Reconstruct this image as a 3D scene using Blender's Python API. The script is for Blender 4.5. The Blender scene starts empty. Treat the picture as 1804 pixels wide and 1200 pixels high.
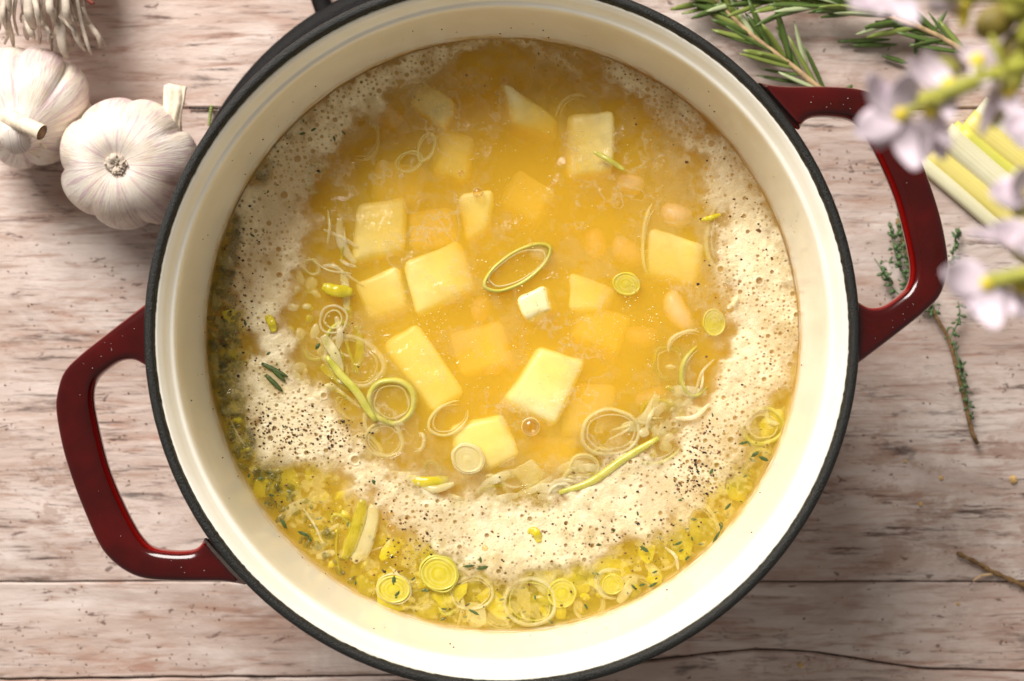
import bpy, bmesh, math, random
import numpy as np
from mathutils import Vector, Matrix, noise as mnoise

C = bpy.context.scene.collection
scene = bpy.context.scene
rnd = random.Random(7)
rng = np.random.default_rng(11)

# ------------------------------------------------------------------ camera, world, lights, exposure
CAM_H = 0.63                      # camera height above the table top
F_PX = 2430.5                     # pixels (of the 1804 wide photograph) per metre at 1 m
cam_d = bpy.data.cameras.new('camera')
cam = bpy.data.objects.new('camera', cam_d); C.objects.link(cam)
cam.location = (0, 0, CAM_H)
cam_d.sensor_width = 36.0
cam_d.lens = 36.0 * F_PX / 1804.0
cam_d.clip_start = 0.02
cam_d.clip_end = 20.0
cam_d.dof.use_dof = True
cam_d.dof.focus_distance = 0.53
cam_d.dof.aperture_fstop = 9.0
scene.camera = cam

world = bpy.data.worlds.new('World'); scene.world = world
world.use_nodes = True
bg = world.node_tree.nodes['Background']
bg.inputs['Color'].default_value = (1.0, 0.93, 0.84, 1)
bg.inputs['Strength'].default_value = 0.285

def area_light(name, loc, target, size, power, col):
    d = bpy.data.lights.new(name, 'AREA'); d.shape = 'RECTANGLE'
    d.size, d.size_y = size; d.energy = power; d.color = col
    o = bpy.data.objects.new(name, d); C.objects.link(o); o.location = loc
    v = Vector(target) - Vector(loc)
    o.rotation_euler = v.to_track_quat('-Z', 'Y').to_euler()
    return o
# the window that lights the table, up and to the left
area_light('window_light', (-0.72, 1.30, 1.30), (0.0, 0.0, 0.10), (0.95, 0.95), 71.0, (1.0, 0.955, 0.90))

scene.view_settings.view_transform = 'Standard'
scene.view_settings.look = 'None'
scene.view_settings.exposure = 0.0
scene.view_settings.gamma = 1.0
cy = scene.cycles
cy.max_bounces = 40; cy.diffuse_bounces = 6; cy.glossy_bounces = 4
cy.transparent_max_bounces = 24; cy.volume_bounces = 32; cy.transmission_bounces = 6
cy.use_denoising = True
cy.sample_clamp_indirect = 6.0

# ------------------------------------------------------------------ helpers
def P(px, py, z=0.0):
    """point at height z seen at pixel (px, py) of the photograph"""
    s = F_PX / (CAM_H - z)
    return Vector(((px - 902) / s, (600 - py) / s, z))
def L(px, z=0.0):
    """length in metres of px pixels at height z"""
    return px * (CAM_H - z) / F_PX
def srgb(r, g, b):
    f = lambda c: (c/255/12.92) if c/255 <= 0.04045 else ((c/255 + 0.055)/1.055)**2.4
    return (f(r), f(g), f(b))

class N:
    """small node-tree writer"""
    def __init__(s, name):
        s.m = bpy.data.materials.new(name); s.m.use_nodes = True
        s.t = s.m.node_tree; s.n = s.t.nodes; s.b = s.n['Principled BSDF']; s.out = s.n['Material Output']
    def add(s, typ, **kw):
        n = s.n.new(typ)
        for k, v in kw.items(): setattr(n, k, v)
        return n
    def set(s, sock, v):
        if isinstance(v, bpy.types.NodeSocket): s.t.links.new(v, sock)
        else:
            if hasattr(sock.default_value, '__len__') and not isinstance(v, str):
                v = tuple(v); k = len(sock.default_value)
                if len(v) == 3 and k == 4: v = v + (1,)
            sock.default_value = v
    def p(s, **kw):
        for k, v in kw.items(): s.set(s.b.inputs[k.replace('_', ' ')], v)
    def coord(s, scale=(1, 1, 1), kind='Object', loc=(0, 0, 0)):
        tc = s.add('ShaderNodeTexCoord'); mp = s.add('ShaderNodeMapping')
        mp.inputs['Scale'].default_value = scale; mp.inputs['Location'].default_value = loc
        s.t.links.new(tc.outputs[kind], mp.inputs['Vector']); return mp.outputs['Vector']
    def noise(s, vec, scale=1, detail=4, rough=0.55, dist=0.0):
        n = s.add('ShaderNodeTexNoise'); s.t.links.new(vec, n.inputs['Vector'])
        n.inputs['Scale'].default_value = scale; n.inputs['Detail'].default_value = detail
        n.inputs['Roughness'].default_value = rough; n.inputs['Distortion'].default_value = dist
        return n.outputs['Fac']
    def voro(s, vec, scale=1, feature='F1'):
        n = s.add('ShaderNodeTexVoronoi', feature=feature); s.t.links.new(vec, n.inputs['Vector'])
        n.inputs['Scale'].default_value = scale; return n.outputs['Distance']
    def ramp(s, fac, a, b, lo=0.0, hi=1.0):
        n = s.add('ShaderNodeMapRange', interpolation_type='SMOOTHSTEP')
        n.inputs['From Min'].default_value = a; n.inputs['From Max'].default_value = b
        n.inputs['To Min'].default_value = lo; n.inputs['To Max'].default_value = hi
        s.t.links.new(fac, n.inputs['Value']); return n.outputs['Result']
    def mix(s, fac, a, b, blend='MIX'):
        n = s.add('ShaderNodeMix', data_type='RGBA', blend_type=blend)
        s.set(n.inputs['Factor'], fac); s.set(n.inputs[6], a); s.set(n.inputs[7], b); return n.outputs[2]
    def math(s, op, a, b=0.0):
        n = s.add('ShaderNodeMath', operation=op); s.set(n.inputs[0], a); s.set(n.inputs[1], b); return n.outputs[0]
    def attr(s, name, out='Fac'):
        n = s.add('ShaderNodeAttribute', attribute_name=name); return n.outputs[out]
    def bump(s, h, strength=0.3, dist=0.001, normal=None):
        n = s.add('ShaderNodeBump'); n.inputs['Strength'].default_value = strength
        n.inputs['Distance'].default_value = dist; s.t.links.new(h, n.inputs['Height'])
        if normal is not None: s.t.links.new(normal, n.inputs['Normal'])
        return n.outputs['Normal']

def mesh_obj(name, verts, faces, mat, parent=None, smooth=True, attrs=None):
    me = bpy.data.meshes.new(name)
    me.from_pydata([tuple(v) for v in verts], [], faces); me.update()
    if smooth: me.polygons.foreach_set('use_smooth', [True] * len(me.polygons))
    for k, vals in (attrs or {}).items():
        a = me.attributes.new(k, 'FLOAT', 'POINT'); a.data.foreach_set('value', np.asarray(vals, dtype=np.float32))
    for m in (mat if isinstance(mat, (list, tuple)) else [mat]): me.materials.append(m)
    o = bpy.data.objects.new(name, me); C.objects.link(o)
    if parent is not None: o.parent = parent
    return o
def from_bm(name, bm, mat, parent=None, smooth=True):
    me = bpy.data.meshes.new(name); bmesh.ops.recalc_face_normals(bm, faces=bm.faces[:])
    bm.to_mesh(me); bm.free()
    if smooth: me.polygons.foreach_set('use_smooth', [True] * len(me.polygons))
    me.materials.append(mat)
    o = bpy.data.objects.new(name, me); C.objects.link(o)
    if parent is not None: o.parent = parent
    return o
def tag(o, label=None, cat=None, group=None, kind=None):
    if label: o['label'] = label
    if cat: o['category'] = cat
    if group: o['group'] = group
    if kind: o['kind'] = kind
    return o
def empty(name, loc=(0, 0, 0)):
    o = bpy.data.objects.new(name, None); o.location = loc; o.empty_display_size = 0.01; C.objects.link(o); return o
def recentre(o):
    """put a mesh's origin at its own centre, so that it has a place of its own"""
    me = o.data; n = len(me.vertices); co = np.empty(n * 3, np.float32); me.vertices.foreach_get('co', co)
    co = co.reshape(-1, 3); c = (co.min(0) + co.max(0)) / 2
    me.vertices.foreach_set('co', (co - c).ravel()); me.update(); o.location = Vector([float(x) for x in c]) ; return o

def tube(pts, radii, nseg=8, caps=True, flat=1.0, up=Vector((0, 0, 1))):
    """verts, faces of a tube along pts; flat scales the section along `up`"""
    pts = [Vector(p) for p in pts]; V = []; F = []; n = len(pts)
    for i, p in enumerate(pts):
        t = (pts[min(i+1, n-1)] - pts[max(i-1, 0)]).normalized()
        u = up - t * up.dot(t)
        if u.length < 1e-4: u = Vector((1, 0, 0)) - t * t.x
        u.normalize(); w = t.cross(u)
        r = radii[i] if hasattr(radii, '__len__') else radii
        for k in range(nseg):
            a = 2*math.pi*k/nseg
            V.append(p + w * (r*math.cos(a)) + u * (r*flat*math.sin(a)))
    for i in range(n-1):
        for k in range(nseg):
            k2 = (k+1) % nseg
            F.append((i*nseg+k, i*nseg+k2, (i+1)*nseg+k2, (i+1)*nseg+k))
    if caps:
        F.append(tuple(range(nseg))[::-1]); F.append(tuple((n-1)*nseg+k for k in range(nseg)))
    return V, F
def spline(pts, n):
    """Catmull-Rom through pts, n samples by arc length"""
    pts = [np.array(p, float) for p in pts]; Q = []
    ext = [2*pts[0]-pts[1]] + pts + [2*pts[-1]-pts[-2]]
    for i in range(1, len(ext)-2):
        for t in np.linspace(0, 1, 24, endpoint=False):
            a, b, c, d = ext[i-1], ext[i], ext[i+1], ext[i+2]
            Q.append(0.5*((2*b) + (c-a)*t + (2*a-5*b+4*c-d)*t*t + (3*b-a-3*c+d)*t**3))
    Q.append(pts[-1]); Q = np.array(Q)
    s = np.r_[0, np.cumsum(np.linalg.norm(np.diff(Q, axis=0), axis=1))]
    u = np.linspace(0, s[-1], n)
    return np.stack([np.interp(u, s, Q[:, k]) for k in range(Q.shape[1])], 1)
def lathe(profile, n=192, centre=(0, 0), jitter=None):
    """verts, faces of a profile [(r, z)] turned about a vertical axis at centre"""
    V = []; F = []; m = len(profile)
    for k in range(n):
        a = 2*math.pi*k/n
        for j, (r, z) in enumerate(profile):
            rr = r + (jitter(j, a) if jitter else 0)
            V.append((centre[0] + rr*math.cos(a), centre[1] + rr*math.sin(a), z))
    for k in range(n):
        k2 = (k+1) % n
        for j in range(m-1):
            F.append((k*m+j, k2*m+j, k2*m+j+1, k*m+j+1))
    return V, F
class MB:
    def __init__(s): s.V = []; s.F = []; s.A = {}
    def add(s, V, F, **attrs):
        b = len(s.V); s.V += [tuple(v) for v in V]; s.F += [tuple(i+b for i in f) for f in F]
        for k, v in attrs.items():
            s.A.setdefault(k, []).extend(v if hasattr(v, '__len__') else [v]*len(V))
    def build(s, name, mat, parent=None, smooth=True): return mesh_obj(name, s.V, s.F, mat, parent, smooth, s.A)

def vnoise(h, w, cell, seed, octaves=4, gain=0.5):
    """smooth fractal noise on an h x w raster, about -1..1"""
    r = np.random.default_rng(seed); out = np.zeros((h, w)); amp = 1.0; tot = 0
    for o in range(octaves):
        c = max(cell / 2**o, 1.0); gh, gw = int(h/c)+3, int(w/c)+3
        g = r.uniform(-1, 1, (gh, gw))
        y = np.arange(h)/c; x = np.arange(w)/c
        y0 = y.astype(int); x0 = x.astype(int); fy = y-y0; fx = x-x0
        fy = fy*fy*(3-2*fy); fx = fx*fx*(3-2*fx)
        a = g[np.ix_(y0, x0)]; b = g[np.ix_(y0, x0+1)]; cc = g[np.ix_(y0+1, x0)]; d = g[np.ix_(y0+1, x0+1)]
        out += amp*((a*(1-fx)+b*fx)*(1-fy)[:, None] + (cc*(1-fx)+d*fx)*fy[:, None]); tot += amp; amp *= gain
    return out / tot * 1.6
def sstep(x, a, b):
    t = np.clip((x-a)/(b-a), 0, 1); return t*t*(3-2*t)

# ------------------------------------------------------------------ materials
def mat_wood(name, seed):
    n = N(name); o = (seed*3.7, seed*1.9, seed*0.8)
    def cl(scale, k=1.0, detail=6, rough=0.6, dist=0.5):
        return n.noise(n.coord(scale, loc=(o[0]+k*2.3, o[1]+k*1.7, o[2]+k)), 1.0, detail, rough, dist)
    g2 = cl((34, 300, 1), 1, 7, 0.65, 0.3)                     # fine grain
    g1 = cl((14, 75, 1), 2, 8, 0.65, 0.8)                      # broader grain
    pat = cl((11, 26, 1), 3, 9, 0.68, 1.0)                     # rubbed patches of paint
    big = cl((5, 8, 1), 4, 3, 0.5)
    base = n.mix(n.ramp(pat, 0.36, 0.66), srgb(180, 160, 150), srgb(218, 204, 196))
    base = n.mix(n.ramp(big, 0.42, 0.66, 0, 0.45), base, srgb(210, 187, 176))
    base = n.mix(n.ramp(cl((3.5, 11, 1), 14, 7, 0.65, 0.6), 0.50, 0.68, 0, 0.6), base, srgb(172, 140, 124))
    base = n.mix(n.math('MULTIPLY', n.ramp(g1, 0.48, 0.70), 0.55), base, srgb(172, 136, 118))
    base = n.mix(n.math('MULTIPLY', n.ramp(g2, 0.50, 0.68), 0.60), base, srgb(150, 116, 100))
    sm = n.math('ADD', n.math('MULTIPLY', cl((17, 36, 1), 5, 10, 0.74, 0.4), 0.62), n.math('MULTIPLY', g2, 0.38))                      # reddish smudges where the wood shows through
    base = n.mix(n.ramp(sm, 0.52, 0.66, 0, 0.6), base, srgb(164, 118, 98))
    ds = cl((30, 330, 1), 6, 9, 0.72, 0.3); dm = n.ramp(cl((7, 16, 1), 7, 4, 0.6), 0.45, 0.60)
    base = n.mix(n.math('MULTIPLY', n.math('MULTIPLY', n.ramp(ds, 0.53, 0.66), dm), 0.95), base, srgb(84, 66, 58))
    kn = n.math('ADD', n.math('MULTIPLY', cl((24, 52, 1), 8, 8, 0.66, 0.3), 0.75), n.math('MULTIPLY', g2, 0.25))
    base = n.mix(n.ramp(kn, 0.575, 0.66, 0, 0.8), base, srgb(88, 78, 74))
    fl = cl((150, 260, 1), 9, 3, 0.5)
    base = n.mix(n.ramp(fl, 0.685, 0.73, 0, 0.75), base, srgb(92, 68, 58))
    cp = cl((34, 80, 1), 12, 12, 0.78, 0.3); cm = n.ramp(cl((6, 15, 1), 13, 4, 0.6), 0.44, 0.62)
    base = n.mix(n.math('MULTIPLY', n.math('MULTIPLY', n.ramp(cp, 0.535, 0.565), cm), 0.50), base, srgb(150, 116, 99))      # chipped paint
    base = n.mix(n.math('MULTIPLY', n.ramp(cl((60, 150, 1), 15, 8, 0.75), 0.62, 0.65), 0.8), base, srgb(98, 76, 66))
    cv = cl((9, 240, 1), 10, 3, 0.5, 0.2)                      # long hairline checks
    hair = n.math('MULTIPLY', n.ramp(n.math('ABSOLUTE', n.math('SUBTRACT', cv, 0.5)), 0.0, 0.012, 1, 0), n.ramp(cl((8, 14, 1), 11, 2), 0.50, 0.58))
    base = n.mix(n.math('MULTIPLY', hair, 0.7), base, srgb(86, 62, 54))
    h = n.math('ADD', n.math('MULTIPLY', g1, -0.5), n.math('ADD', n.math('MULTIPLY', g2, -0.4), n.math('MULTIPLY', pat, 0.6)))
    n.p(Base_Color=base, Roughness=n.ramp(g1, 0.3, 0.7, 0.5, 0.7), Normal=n.bump(n.math('ADD', h, n.math('MULTIPLY', cp, 0.5)), 0.6, 0.0014))
    n.b.inputs['Specular IOR Level'].default_value = 0.3
    return n.m
def mat_plain(name, col, rough=0.5, spec=0.5, var=0.12, scale=300, bump=0.0, sss=0.0, sssr=(0.003, 0.002, 0.001), coat=0.0, dist=0.0006):
    n = N(name)
    f = n.noise(n.coord(), scale, 4, 0.6)
    dark = tuple(c*(1-var) for c in col); light = tuple(min(1, c*(1+var)) for c in col)
    n.p(Base_Color=n.mix(n.ramp(f, 0.3, 0.7), dark, light), Roughness=rough)
    n.b.inputs['Specular IOR Level'].default_value = spec
    if bump: n.p(Normal=n.bump(f, bump, dist))
    if sss:
        n.b.inputs['Subsurface Weight'].default_value = sss
        n.b.inputs['Subsurface Radius'].default_value = sssr
        n.b.inputs['Subsurface Scale'].default_value = 1.0
    if coat: n.b.inputs['Coat Weight'].default_value = coat; n.b.inputs['Coat Roughness'].default_value = 0.06
    return n.m

M = {}
M['iron'] = mat_plain('black_iron', (0.007, 0.006, 0.006), 0.55, 0.12, 0.3, 900, 0.5)
def rim_material():
    n = N('matte_black_rim')
    f = n.noise(n.coord(), 2600, 4, 0.7); s = n.voro(n.coord(), 2400)
    n.p(Base_Color=n.mix(n.ramp(f, 0.35, 0.7), (0.004, 0.004, 0.0036), (0.034, 0.033, 0.029)), Roughness=0.40, Normal=n.bump(n.noise(n.coord(), 1300, 3, 0.7), 0.9, 0.0005)); n.b.inputs['Specular IOR Level'].default_value = 0.28
    return n.m
M['rim'] = rim_material()
def enamel_red():
    n = N('dark_red_enamel')
    f = n.noise(n.coord(), 60, 3, 0.5); g = n.noise(n.coord(), 1400, 2, 0.5)
    c = n.mix(n.ramp(f, 0.35, 0.7), (0.040, 0.0007, 0.0006), (0.066, 0.0012, 0.0009)); c = n.mix(n.ramp(n.attr('edge'), 0.45, 1.0), c, (0.27, 0.0045, 0.003))      # edges brighter red: thin enamel, and caught light put into the colour
    c = n.mix(n.ramp(g, 0.71, 0.75, 0, 0.25), c, (0.14, 0.03, 0.02))
    n.p(Base_Color=c, Roughness=0.16, Normal=n.bump(g, 0.04, 0.0003))
    n.b.inputs['Coat Weight'].default_value = 0.25; n.b.inputs['Coat Roughness'].default_value = 0.08; n.b.inputs['Specular IOR Level'].default_value = 0.35
    return n.m
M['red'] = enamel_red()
def enamel_cream():
    n = N('cream_enamel')
    f = n.noise(n.coord(), 40, 4, 0.5); z = n.attr('depth')
    c = n.mix(n.ramp(f, 0.35, 0.7), (0.84, 0.79, 0.68), (0.88, 0.84, 0.74))
    st = n.noise(n.coord((120, 120, 500)), 1.0, 4, 0.6)
    line = n.math('MULTIPLY', n.ramp(n.math('ADD', z, n.math('MULTIPLY', st, 0.006)), 0.0450, 0.0520), n.ramp(st, 0.32, 0.56))      # dried broth just above the liquid line
    c = n.mix(n.math('MULTIPLY', line, 0.8), c, (0.66, 0.43, 0.12))
    n.p(Base_Color=c, Roughness=0.23)
    n.b.inputs['Coat Weight'].default_value = 0.4; n.b.inputs['Coat Roughness'].default_value = 0.08
    return n.m
M['cream'] = enamel_cream()
def broth_material():
    n = N('cloudy_golden_broth')
    n.n.remove(n.b)
    tr = n.add('ShaderNodeBsdfTransparent'); gl = n.add('ShaderNodeBsdfGlossy'); gl.inputs['Roughness'].default_value = 0.08
    fr = n.add('ShaderNodeLayerWeight'); fr.inputs['Blend'].default_value = 0.5
    F5 = n.math('ADD', n.math('MULTIPLY', n.math('POWER', fr.outputs['Facing'], 5.0), 0.98), 0.021)      # Schlick reflectance of broth
    h = n.noise(n.coord(), 120, 4, 0.6); pm = n.ramp(n.noise(n.coord(), 38, 2, 0.5), 0.42, 0.66, 0.12, 1.0); nm = n.bump(n.math('MULTIPLY', h, pm), 0.8, 0.0035)
    n.t.links.new(nm, gl.inputs['Normal']); n.t.links.new(nm, fr.inputs['Normal'])
    mx = n.add('ShaderNodeMixShader'); n.t.links.new(F5, mx.inputs[0])
    n.t.links.new(tr.outputs[0], mx.inputs[1]); n.t.links.new(gl.outputs[0], mx.inputs[2])
    n.t.links.new(mx.outputs[0], n.out.inputs['Surface'])
    vs = n.add('ShaderNodeVolumeScatter'); vs.inputs['Color'].default_value = (1.0, 0.92, 0.15, 1); vs.inputs['Density'].default_value = 150
    vs.inputs['Anisotropy'].default_value = 0.0
    va = n.add('ShaderNodeVolumeAbsorption'); va.inputs['Color'].default_value = (0.9890, 0.848, 0.01, 1); va.inputs['Density'].default_value = 145
    ad = n.add('ShaderNodeAddShader'); n.t.links.new(vs.outputs[0], ad.inputs[0]); n.t.links.new(va.outputs[0], ad.inputs[1])
    n.t.links.new(ad.outputs[0], n.out.inputs['Volume'])
    return n.m
M['broth'] = broth_material()
def foam_material():
    n = N('pale_foam')
    cov = n.attr('cover'); dirt = n.attr('dirt')
    v = n.voro(n.coord(), 1300); f = n.noise(n.coord(), 200, 4, 0.6)
    c = n.mix(n.ramp(f, 0.3, 0.7), (0.82, 0.69, 0.42), (0.90, 0.79, 0.54))
    c = n.mix(n.ramp(v, 0.15, 0.55, 0.30, 0.0), c, (0.55, 0.42, 0.20)); c = n.mix(n.attr('tint'), c, (0.84, 0.68, 0.20)); c = n.mix(dirt, c, (0.42, 0.29, 0.09))
    n.p(Base_Color=c, Roughness=0.26, Alpha=cov, Normal=n.bump(v, 0.35, 0.0004))
    n.b.inputs['Specular IOR Level'].default_value = 0.3
    return n.m
M['foam'] = foam_material()
M['potato'] = mat_plain('boiled_potato', (0.94, 0.80, 0.38), 0.30, 0.5, 0.06, 70, 0.0)
M['potato_pale'] = mat_plain('pale_potato', (0.94, 0.82, 0.44), 0.32, 0.5, 0.06, 70, 0.0)
M['bean'] = mat_plain('white_bean', (0.86, 0.60, 0.44), 0.3, 0.5, 0.08, 200)
def leek_mat(name, a, b, alpha=1.0):
    n = N(name)
    f = n.noise(n.coord(), 140, 4, 0.6); s = n.noise(n.coord((700, 700, 90)), 1.0, 3, 0.5)
    c = n.mix(n.ramp(f, 0.3, 0.7), a, b); c = n.mix(n.math('MULTIPLY', n.attr('ring'), 0.32), c, (0.90, 0.84, 0.42))
    n.p(Base_Color=c, Roughness=0.22, Alpha=alpha, Normal=n.bump(s, 0.3, 0.0004))
    n.b.inputs['Subsurface Weight'].default_value = 0.25
    n.b.inputs['Subsurface Radius'].default_value = (0.002, 0.0018, 0.0006)
    n.b.inputs['Subsurface Scale'].default_value = 1.0
    return n.m
M['leek_green'] = leek_mat('leek_green', (0.52, 0.50, 0.06), (0.72, 0.66, 0.16), 0.8)
M['leek_yellow'] = leek_mat('leek_yellow', (0.66, 0.54, 0.012), (0.78, 0.66, 0.05), 0.75)
M['leek_pale'] = leek_mat('leek_pale', (0.82, 0.72, 0.32), (0.90, 0.82, 0.46), 0.5)
M['leek_white'] = leek_mat('leek_white', (0.86, 0.77, 0.46), (0.92, 0.85, 0.58), 0.42)
M['pulp'] = leek_mat('leek_pulp', (0.48, 0.40, 0.015), (0.70, 0.58, 0.05), 0.5)
M['sediment'] = leek_mat('olive_sediment', (0.09, 0.075, 0.008), (0.20, 0.16, 0.02), 0.6)
M['pepper'] = mat_plain('black_pepper', (0.018, 0.012, 0.010), 0.6, 0.4, 0.3, 900)
M['spice'] = mat_plain('brown_spice', (0.15, 0.060, 0.018), 0.6, 0.4, 0.3, 900)
M['herb'] = mat_plain('dark_green_herb', (0.060, 0.095, 0.018), 0.45, 0.5, 0.3, 500)
M['needle'] = mat_plain('rosemary_needle', (0.085, 0.135, 0.028), 0.42, 0.5, 0.35, 160)
M['needle_light'] = mat_plain('rosemary_needle_light', (0.21, 0.26, 0.055), 0.42, 0.5, 0.3, 160)
M['needle_back'] = mat_plain('rosemary_needle_underside', (0.42, 0.48, 0.26), 0.5, 0.4, 0.2, 160)
M['sprig_stem'] = mat_plain('herb_stem', (0.50, 0.34, 0.19), 0.6, 0.3, 0.25, 300, 0.2)
M['twig'] = mat_plain('brown_twig', (0.20, 0.115, 0.045), 0.7, 0.3, 0.4, 500, 0.5)
M['thyme'] = mat_plain('thyme_leaf', (0.10, 0.17, 0.065), 0.45, 0.4, 0.3, 300)
M['bubble'] = None
def garlic_mat():
    n = N('garlic_paper_skin')
    ph = n.add('ShaderNodeAttribute', attribute_name='phi').outputs['Fac']
    tt = n.attr('along')
    cv = n.add('ShaderNodeCombineXYZ'); n.set(cv.inputs[0], n.math('MULTIPLY', ph, 1.0)); n.set(cv.inputs[1], n.math('MULTIPLY', tt, 0.35))
    s1 = n.noise(cv.outputs[0], 9, 4, 0.6, 0.3); s2 = n.noise(cv.outputs[0], 34, 3, 0.6)
    f = n.noise(n.coord(), 60, 3, 0.5)
    c = n.mix(n.ramp(f, 0.3, 0.7), (0.74, 0.64, 0.52), (0.83, 0.77, 0.69))
    c = n.mix(n.math('MULTIPLY', n.ramp(s1, 0.48, 0.62), 0.65), c, (0.55, 0.37, 0.42))
    c = n.mix(n.math('MULTIPLY', n.ramp(s2, 0.55, 0.66), 0.45), c, (0.50, 0.36, 0.33))
    dr = n.noise(n.coord(), 45, 4, 0.6)
    c = n.mix(n.ramp(dr, 0.56, 0.74, 0, 0.6), c, (0.60, 0.42, 0.24))
    n.p(Base_Color=c, Roughness=0.42, Normal=n.bump(n.math('ADD', s1, s2), 0.35, 0.0008))
    n.b.inputs['Subsurface Weight'].default_value = 0.15; n.b.inputs['Subsurface Radius'].default_value = (0.003, 0.002, 0.0015)
    n.b.inputs['Subsurface Scale'].default_value = 1.0
    return n.m
M['garlic'] = garlic_mat()
M['garlic_dry'] = mat_plain('dry_garlic_stem', (0.76, 0.65, 0.50), 0.6, 0.3, 0.2, 250, 0.4)
M['garlic_core'] = mat_plain('garlic_stem_core', (0.34, 0.20, 0.10), 0.7, 0.3, 0.3, 400, 0.4)
M['root'] = mat_plain('garlic_root', (0.52, 0.44, 0.36), 0.6, 0.3, 0.2, 250)
M['red_skin'] = mat_plain('reddish_skin', (0.17, 0.035, 0.022), 0.6, 0.3, 0.2, 250)
M['petal'] = mat_plain('lilac_petal', (0.66, 0.555, 0.62), 0.6, 0.2, 0.18, 160)
M['bud'] = mat_plain('green_bud', (0.42, 0.40, 0.08), 0.5, 0.3, 0.25, 120)
M['olive_leaf'] = mat_plain('olive_sepal', (0.22, 0.17, 0.035), 0.5, 0.3, 0.25, 120)
M['pistil'] = mat_plain('yellow_centre', (0.70, 0.56, 0.06), 0.5, 0.3, 0.15, 200)
M['flower_stem'] = mat_plain('flower_stem', (0.34, 0.34, 0.05), 0.5, 0.3, 0.2, 120)
def leek_raw(name, a, b):
    n = N(name); s = n.attr('across')
    cv = n.add('ShaderNodeCombineXYZ'); n.set(cv.inputs[0], n.math('MULTIPLY', s, 22.0)); 
    f = n.noise(cv.outputs[0], 1.0, 3, 0.6); g = n.noise(n.coord(), 70, 3, 0.5)
    c = n.mix(n.ramp(f, 0.35, 0.65), a, b); c = n.mix(n.ramp(g, 0.45, 0.75, 0, 0.4), c, b)
    n.p(Base_Color=c, Roughness=0.38, Normal=n.bump(f, 0.3, 0.0006)); return n.m
M['leek_raw_white'] = leek_raw('raw_leek_white', (0.66, 0.61, 0.34), (0.80, 0.76, 0.55))
M['leek_raw_yellow'] = leek_raw('raw_leek_yellow', (0.70, 0.57, 0.10), (0.80, 0.70, 0.25))
M['leek_raw_green'] = leek_raw('raw_leek_green', (0.56, 0.56, 0.06), (0.72, 0.68, 0.16))
M['crumb'] = mat_plain('crumb', (0.62, 0.40, 0.16), 0.8, 0.2, 0.3, 500, 0.4)
M['under'] = mat_plain('table_underside', (0.05, 0.035, 0.028), 0.8, 0.2, 0.2, 40)
def bubble_mat():
    n = N('clear_bubble_film'); n.n.remove(n.b)
    tr = n.add('ShaderNodeBsdfTransparent'); tr.inputs[0].default_value = (0.97, 0.90, 0.72, 1)
    gl = n.add('ShaderNodeBsdfGlossy'); gl.inputs['Roughness'].default_value = 0.16
    lw = n.add('ShaderNodeLayerWeight'); lw.inputs['Blend'].default_value = 0.35
    mx = n.add('ShaderNodeMixShader'); n.t.links.new(n.math('MULTIPLY', lw.outputs['Facing'], 0.75), mx.inputs[0])
    n.t.links.new(tr.outputs[0], mx.inputs[1]); n.t.links.new(gl.outputs[0], mx.inputs[2]); n.t.links.new(mx.outputs[0], n.out.inputs['Surface'])
    return n.m
M['bubble'] = bubble_mat()
M['fat'] = mat_plain('fat_droplet', (0.86, 0.72, 0.36), 0.25, 0.5, 0.1, 400)
M['splash'] = mat_plain('dried_broth', (0.66, 0.48, 0.14), 0.3, 0.5, 0.2, 300)
M['salt'] = mat_plain('salt_grain', (0.75, 0.73, 0.68), 0.4, 0.5, 0.1, 400)

# ------------------------------------------------------------------ table: planks laid along x
table = tag(empty('table'), 'whitewashed pink brown wooden table top of long worn planks', kind='structure')
mesh_obj('table_base', [(-.6, -.6, -.05), (.6, -.6, -.05), (.6, .6, -.05), (-.6, .6, -.05), (-.6, -.6, -.017), (.6, -.6, -.017), (.6, .6, -.017), (-.6, .6, -.017)],
         [(3, 2, 1, 0), (4, 5, 6, 7), (0, 1, 5, 4), (1, 2, 6, 5), (2, 3, 7, 6), (3, 0, 4, 7)], M['under'], table, smooth=False)
def joint(py, amp, seed, extra=None):
    xs = np.linspace(-0.42, 0.42, 169); out = []
    for x in xs:
        px = 902 + x*F_PX/CAM_H
        y = py + amp*mnoise.noise(Vector((x*16, seed, 0))) + 0.5*amp*mnoise.noise(Vector((x*60, seed, 4)))
        if extra: y += extra(px)
        out.append((x, (600 - y)*CAM_H/F_PX))
    return out
curve_pts = [(-900, 1200), (0, 1198), (700, 1190), (1000, 1178), (1200, 1158), (1330, 1144), (1440, 1150), (1530, 1166), (1620, 1178), (1804, 1184), (2600, 1200)]
def crackline(px): return float(np.interp(px, [a for a, b in curve_pts], [b for a, b in curve_pts]))
joints = [joint(-640, 1, 1), joint(191, 1.2, 2), joint(1025, 1.5, 3), joint(0, 3.0, 5, crackline), joint(1990, 1, 6)]
gaps = [0.0004, 0.00033, 0.00030, 0.0005, 0.0004]
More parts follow.
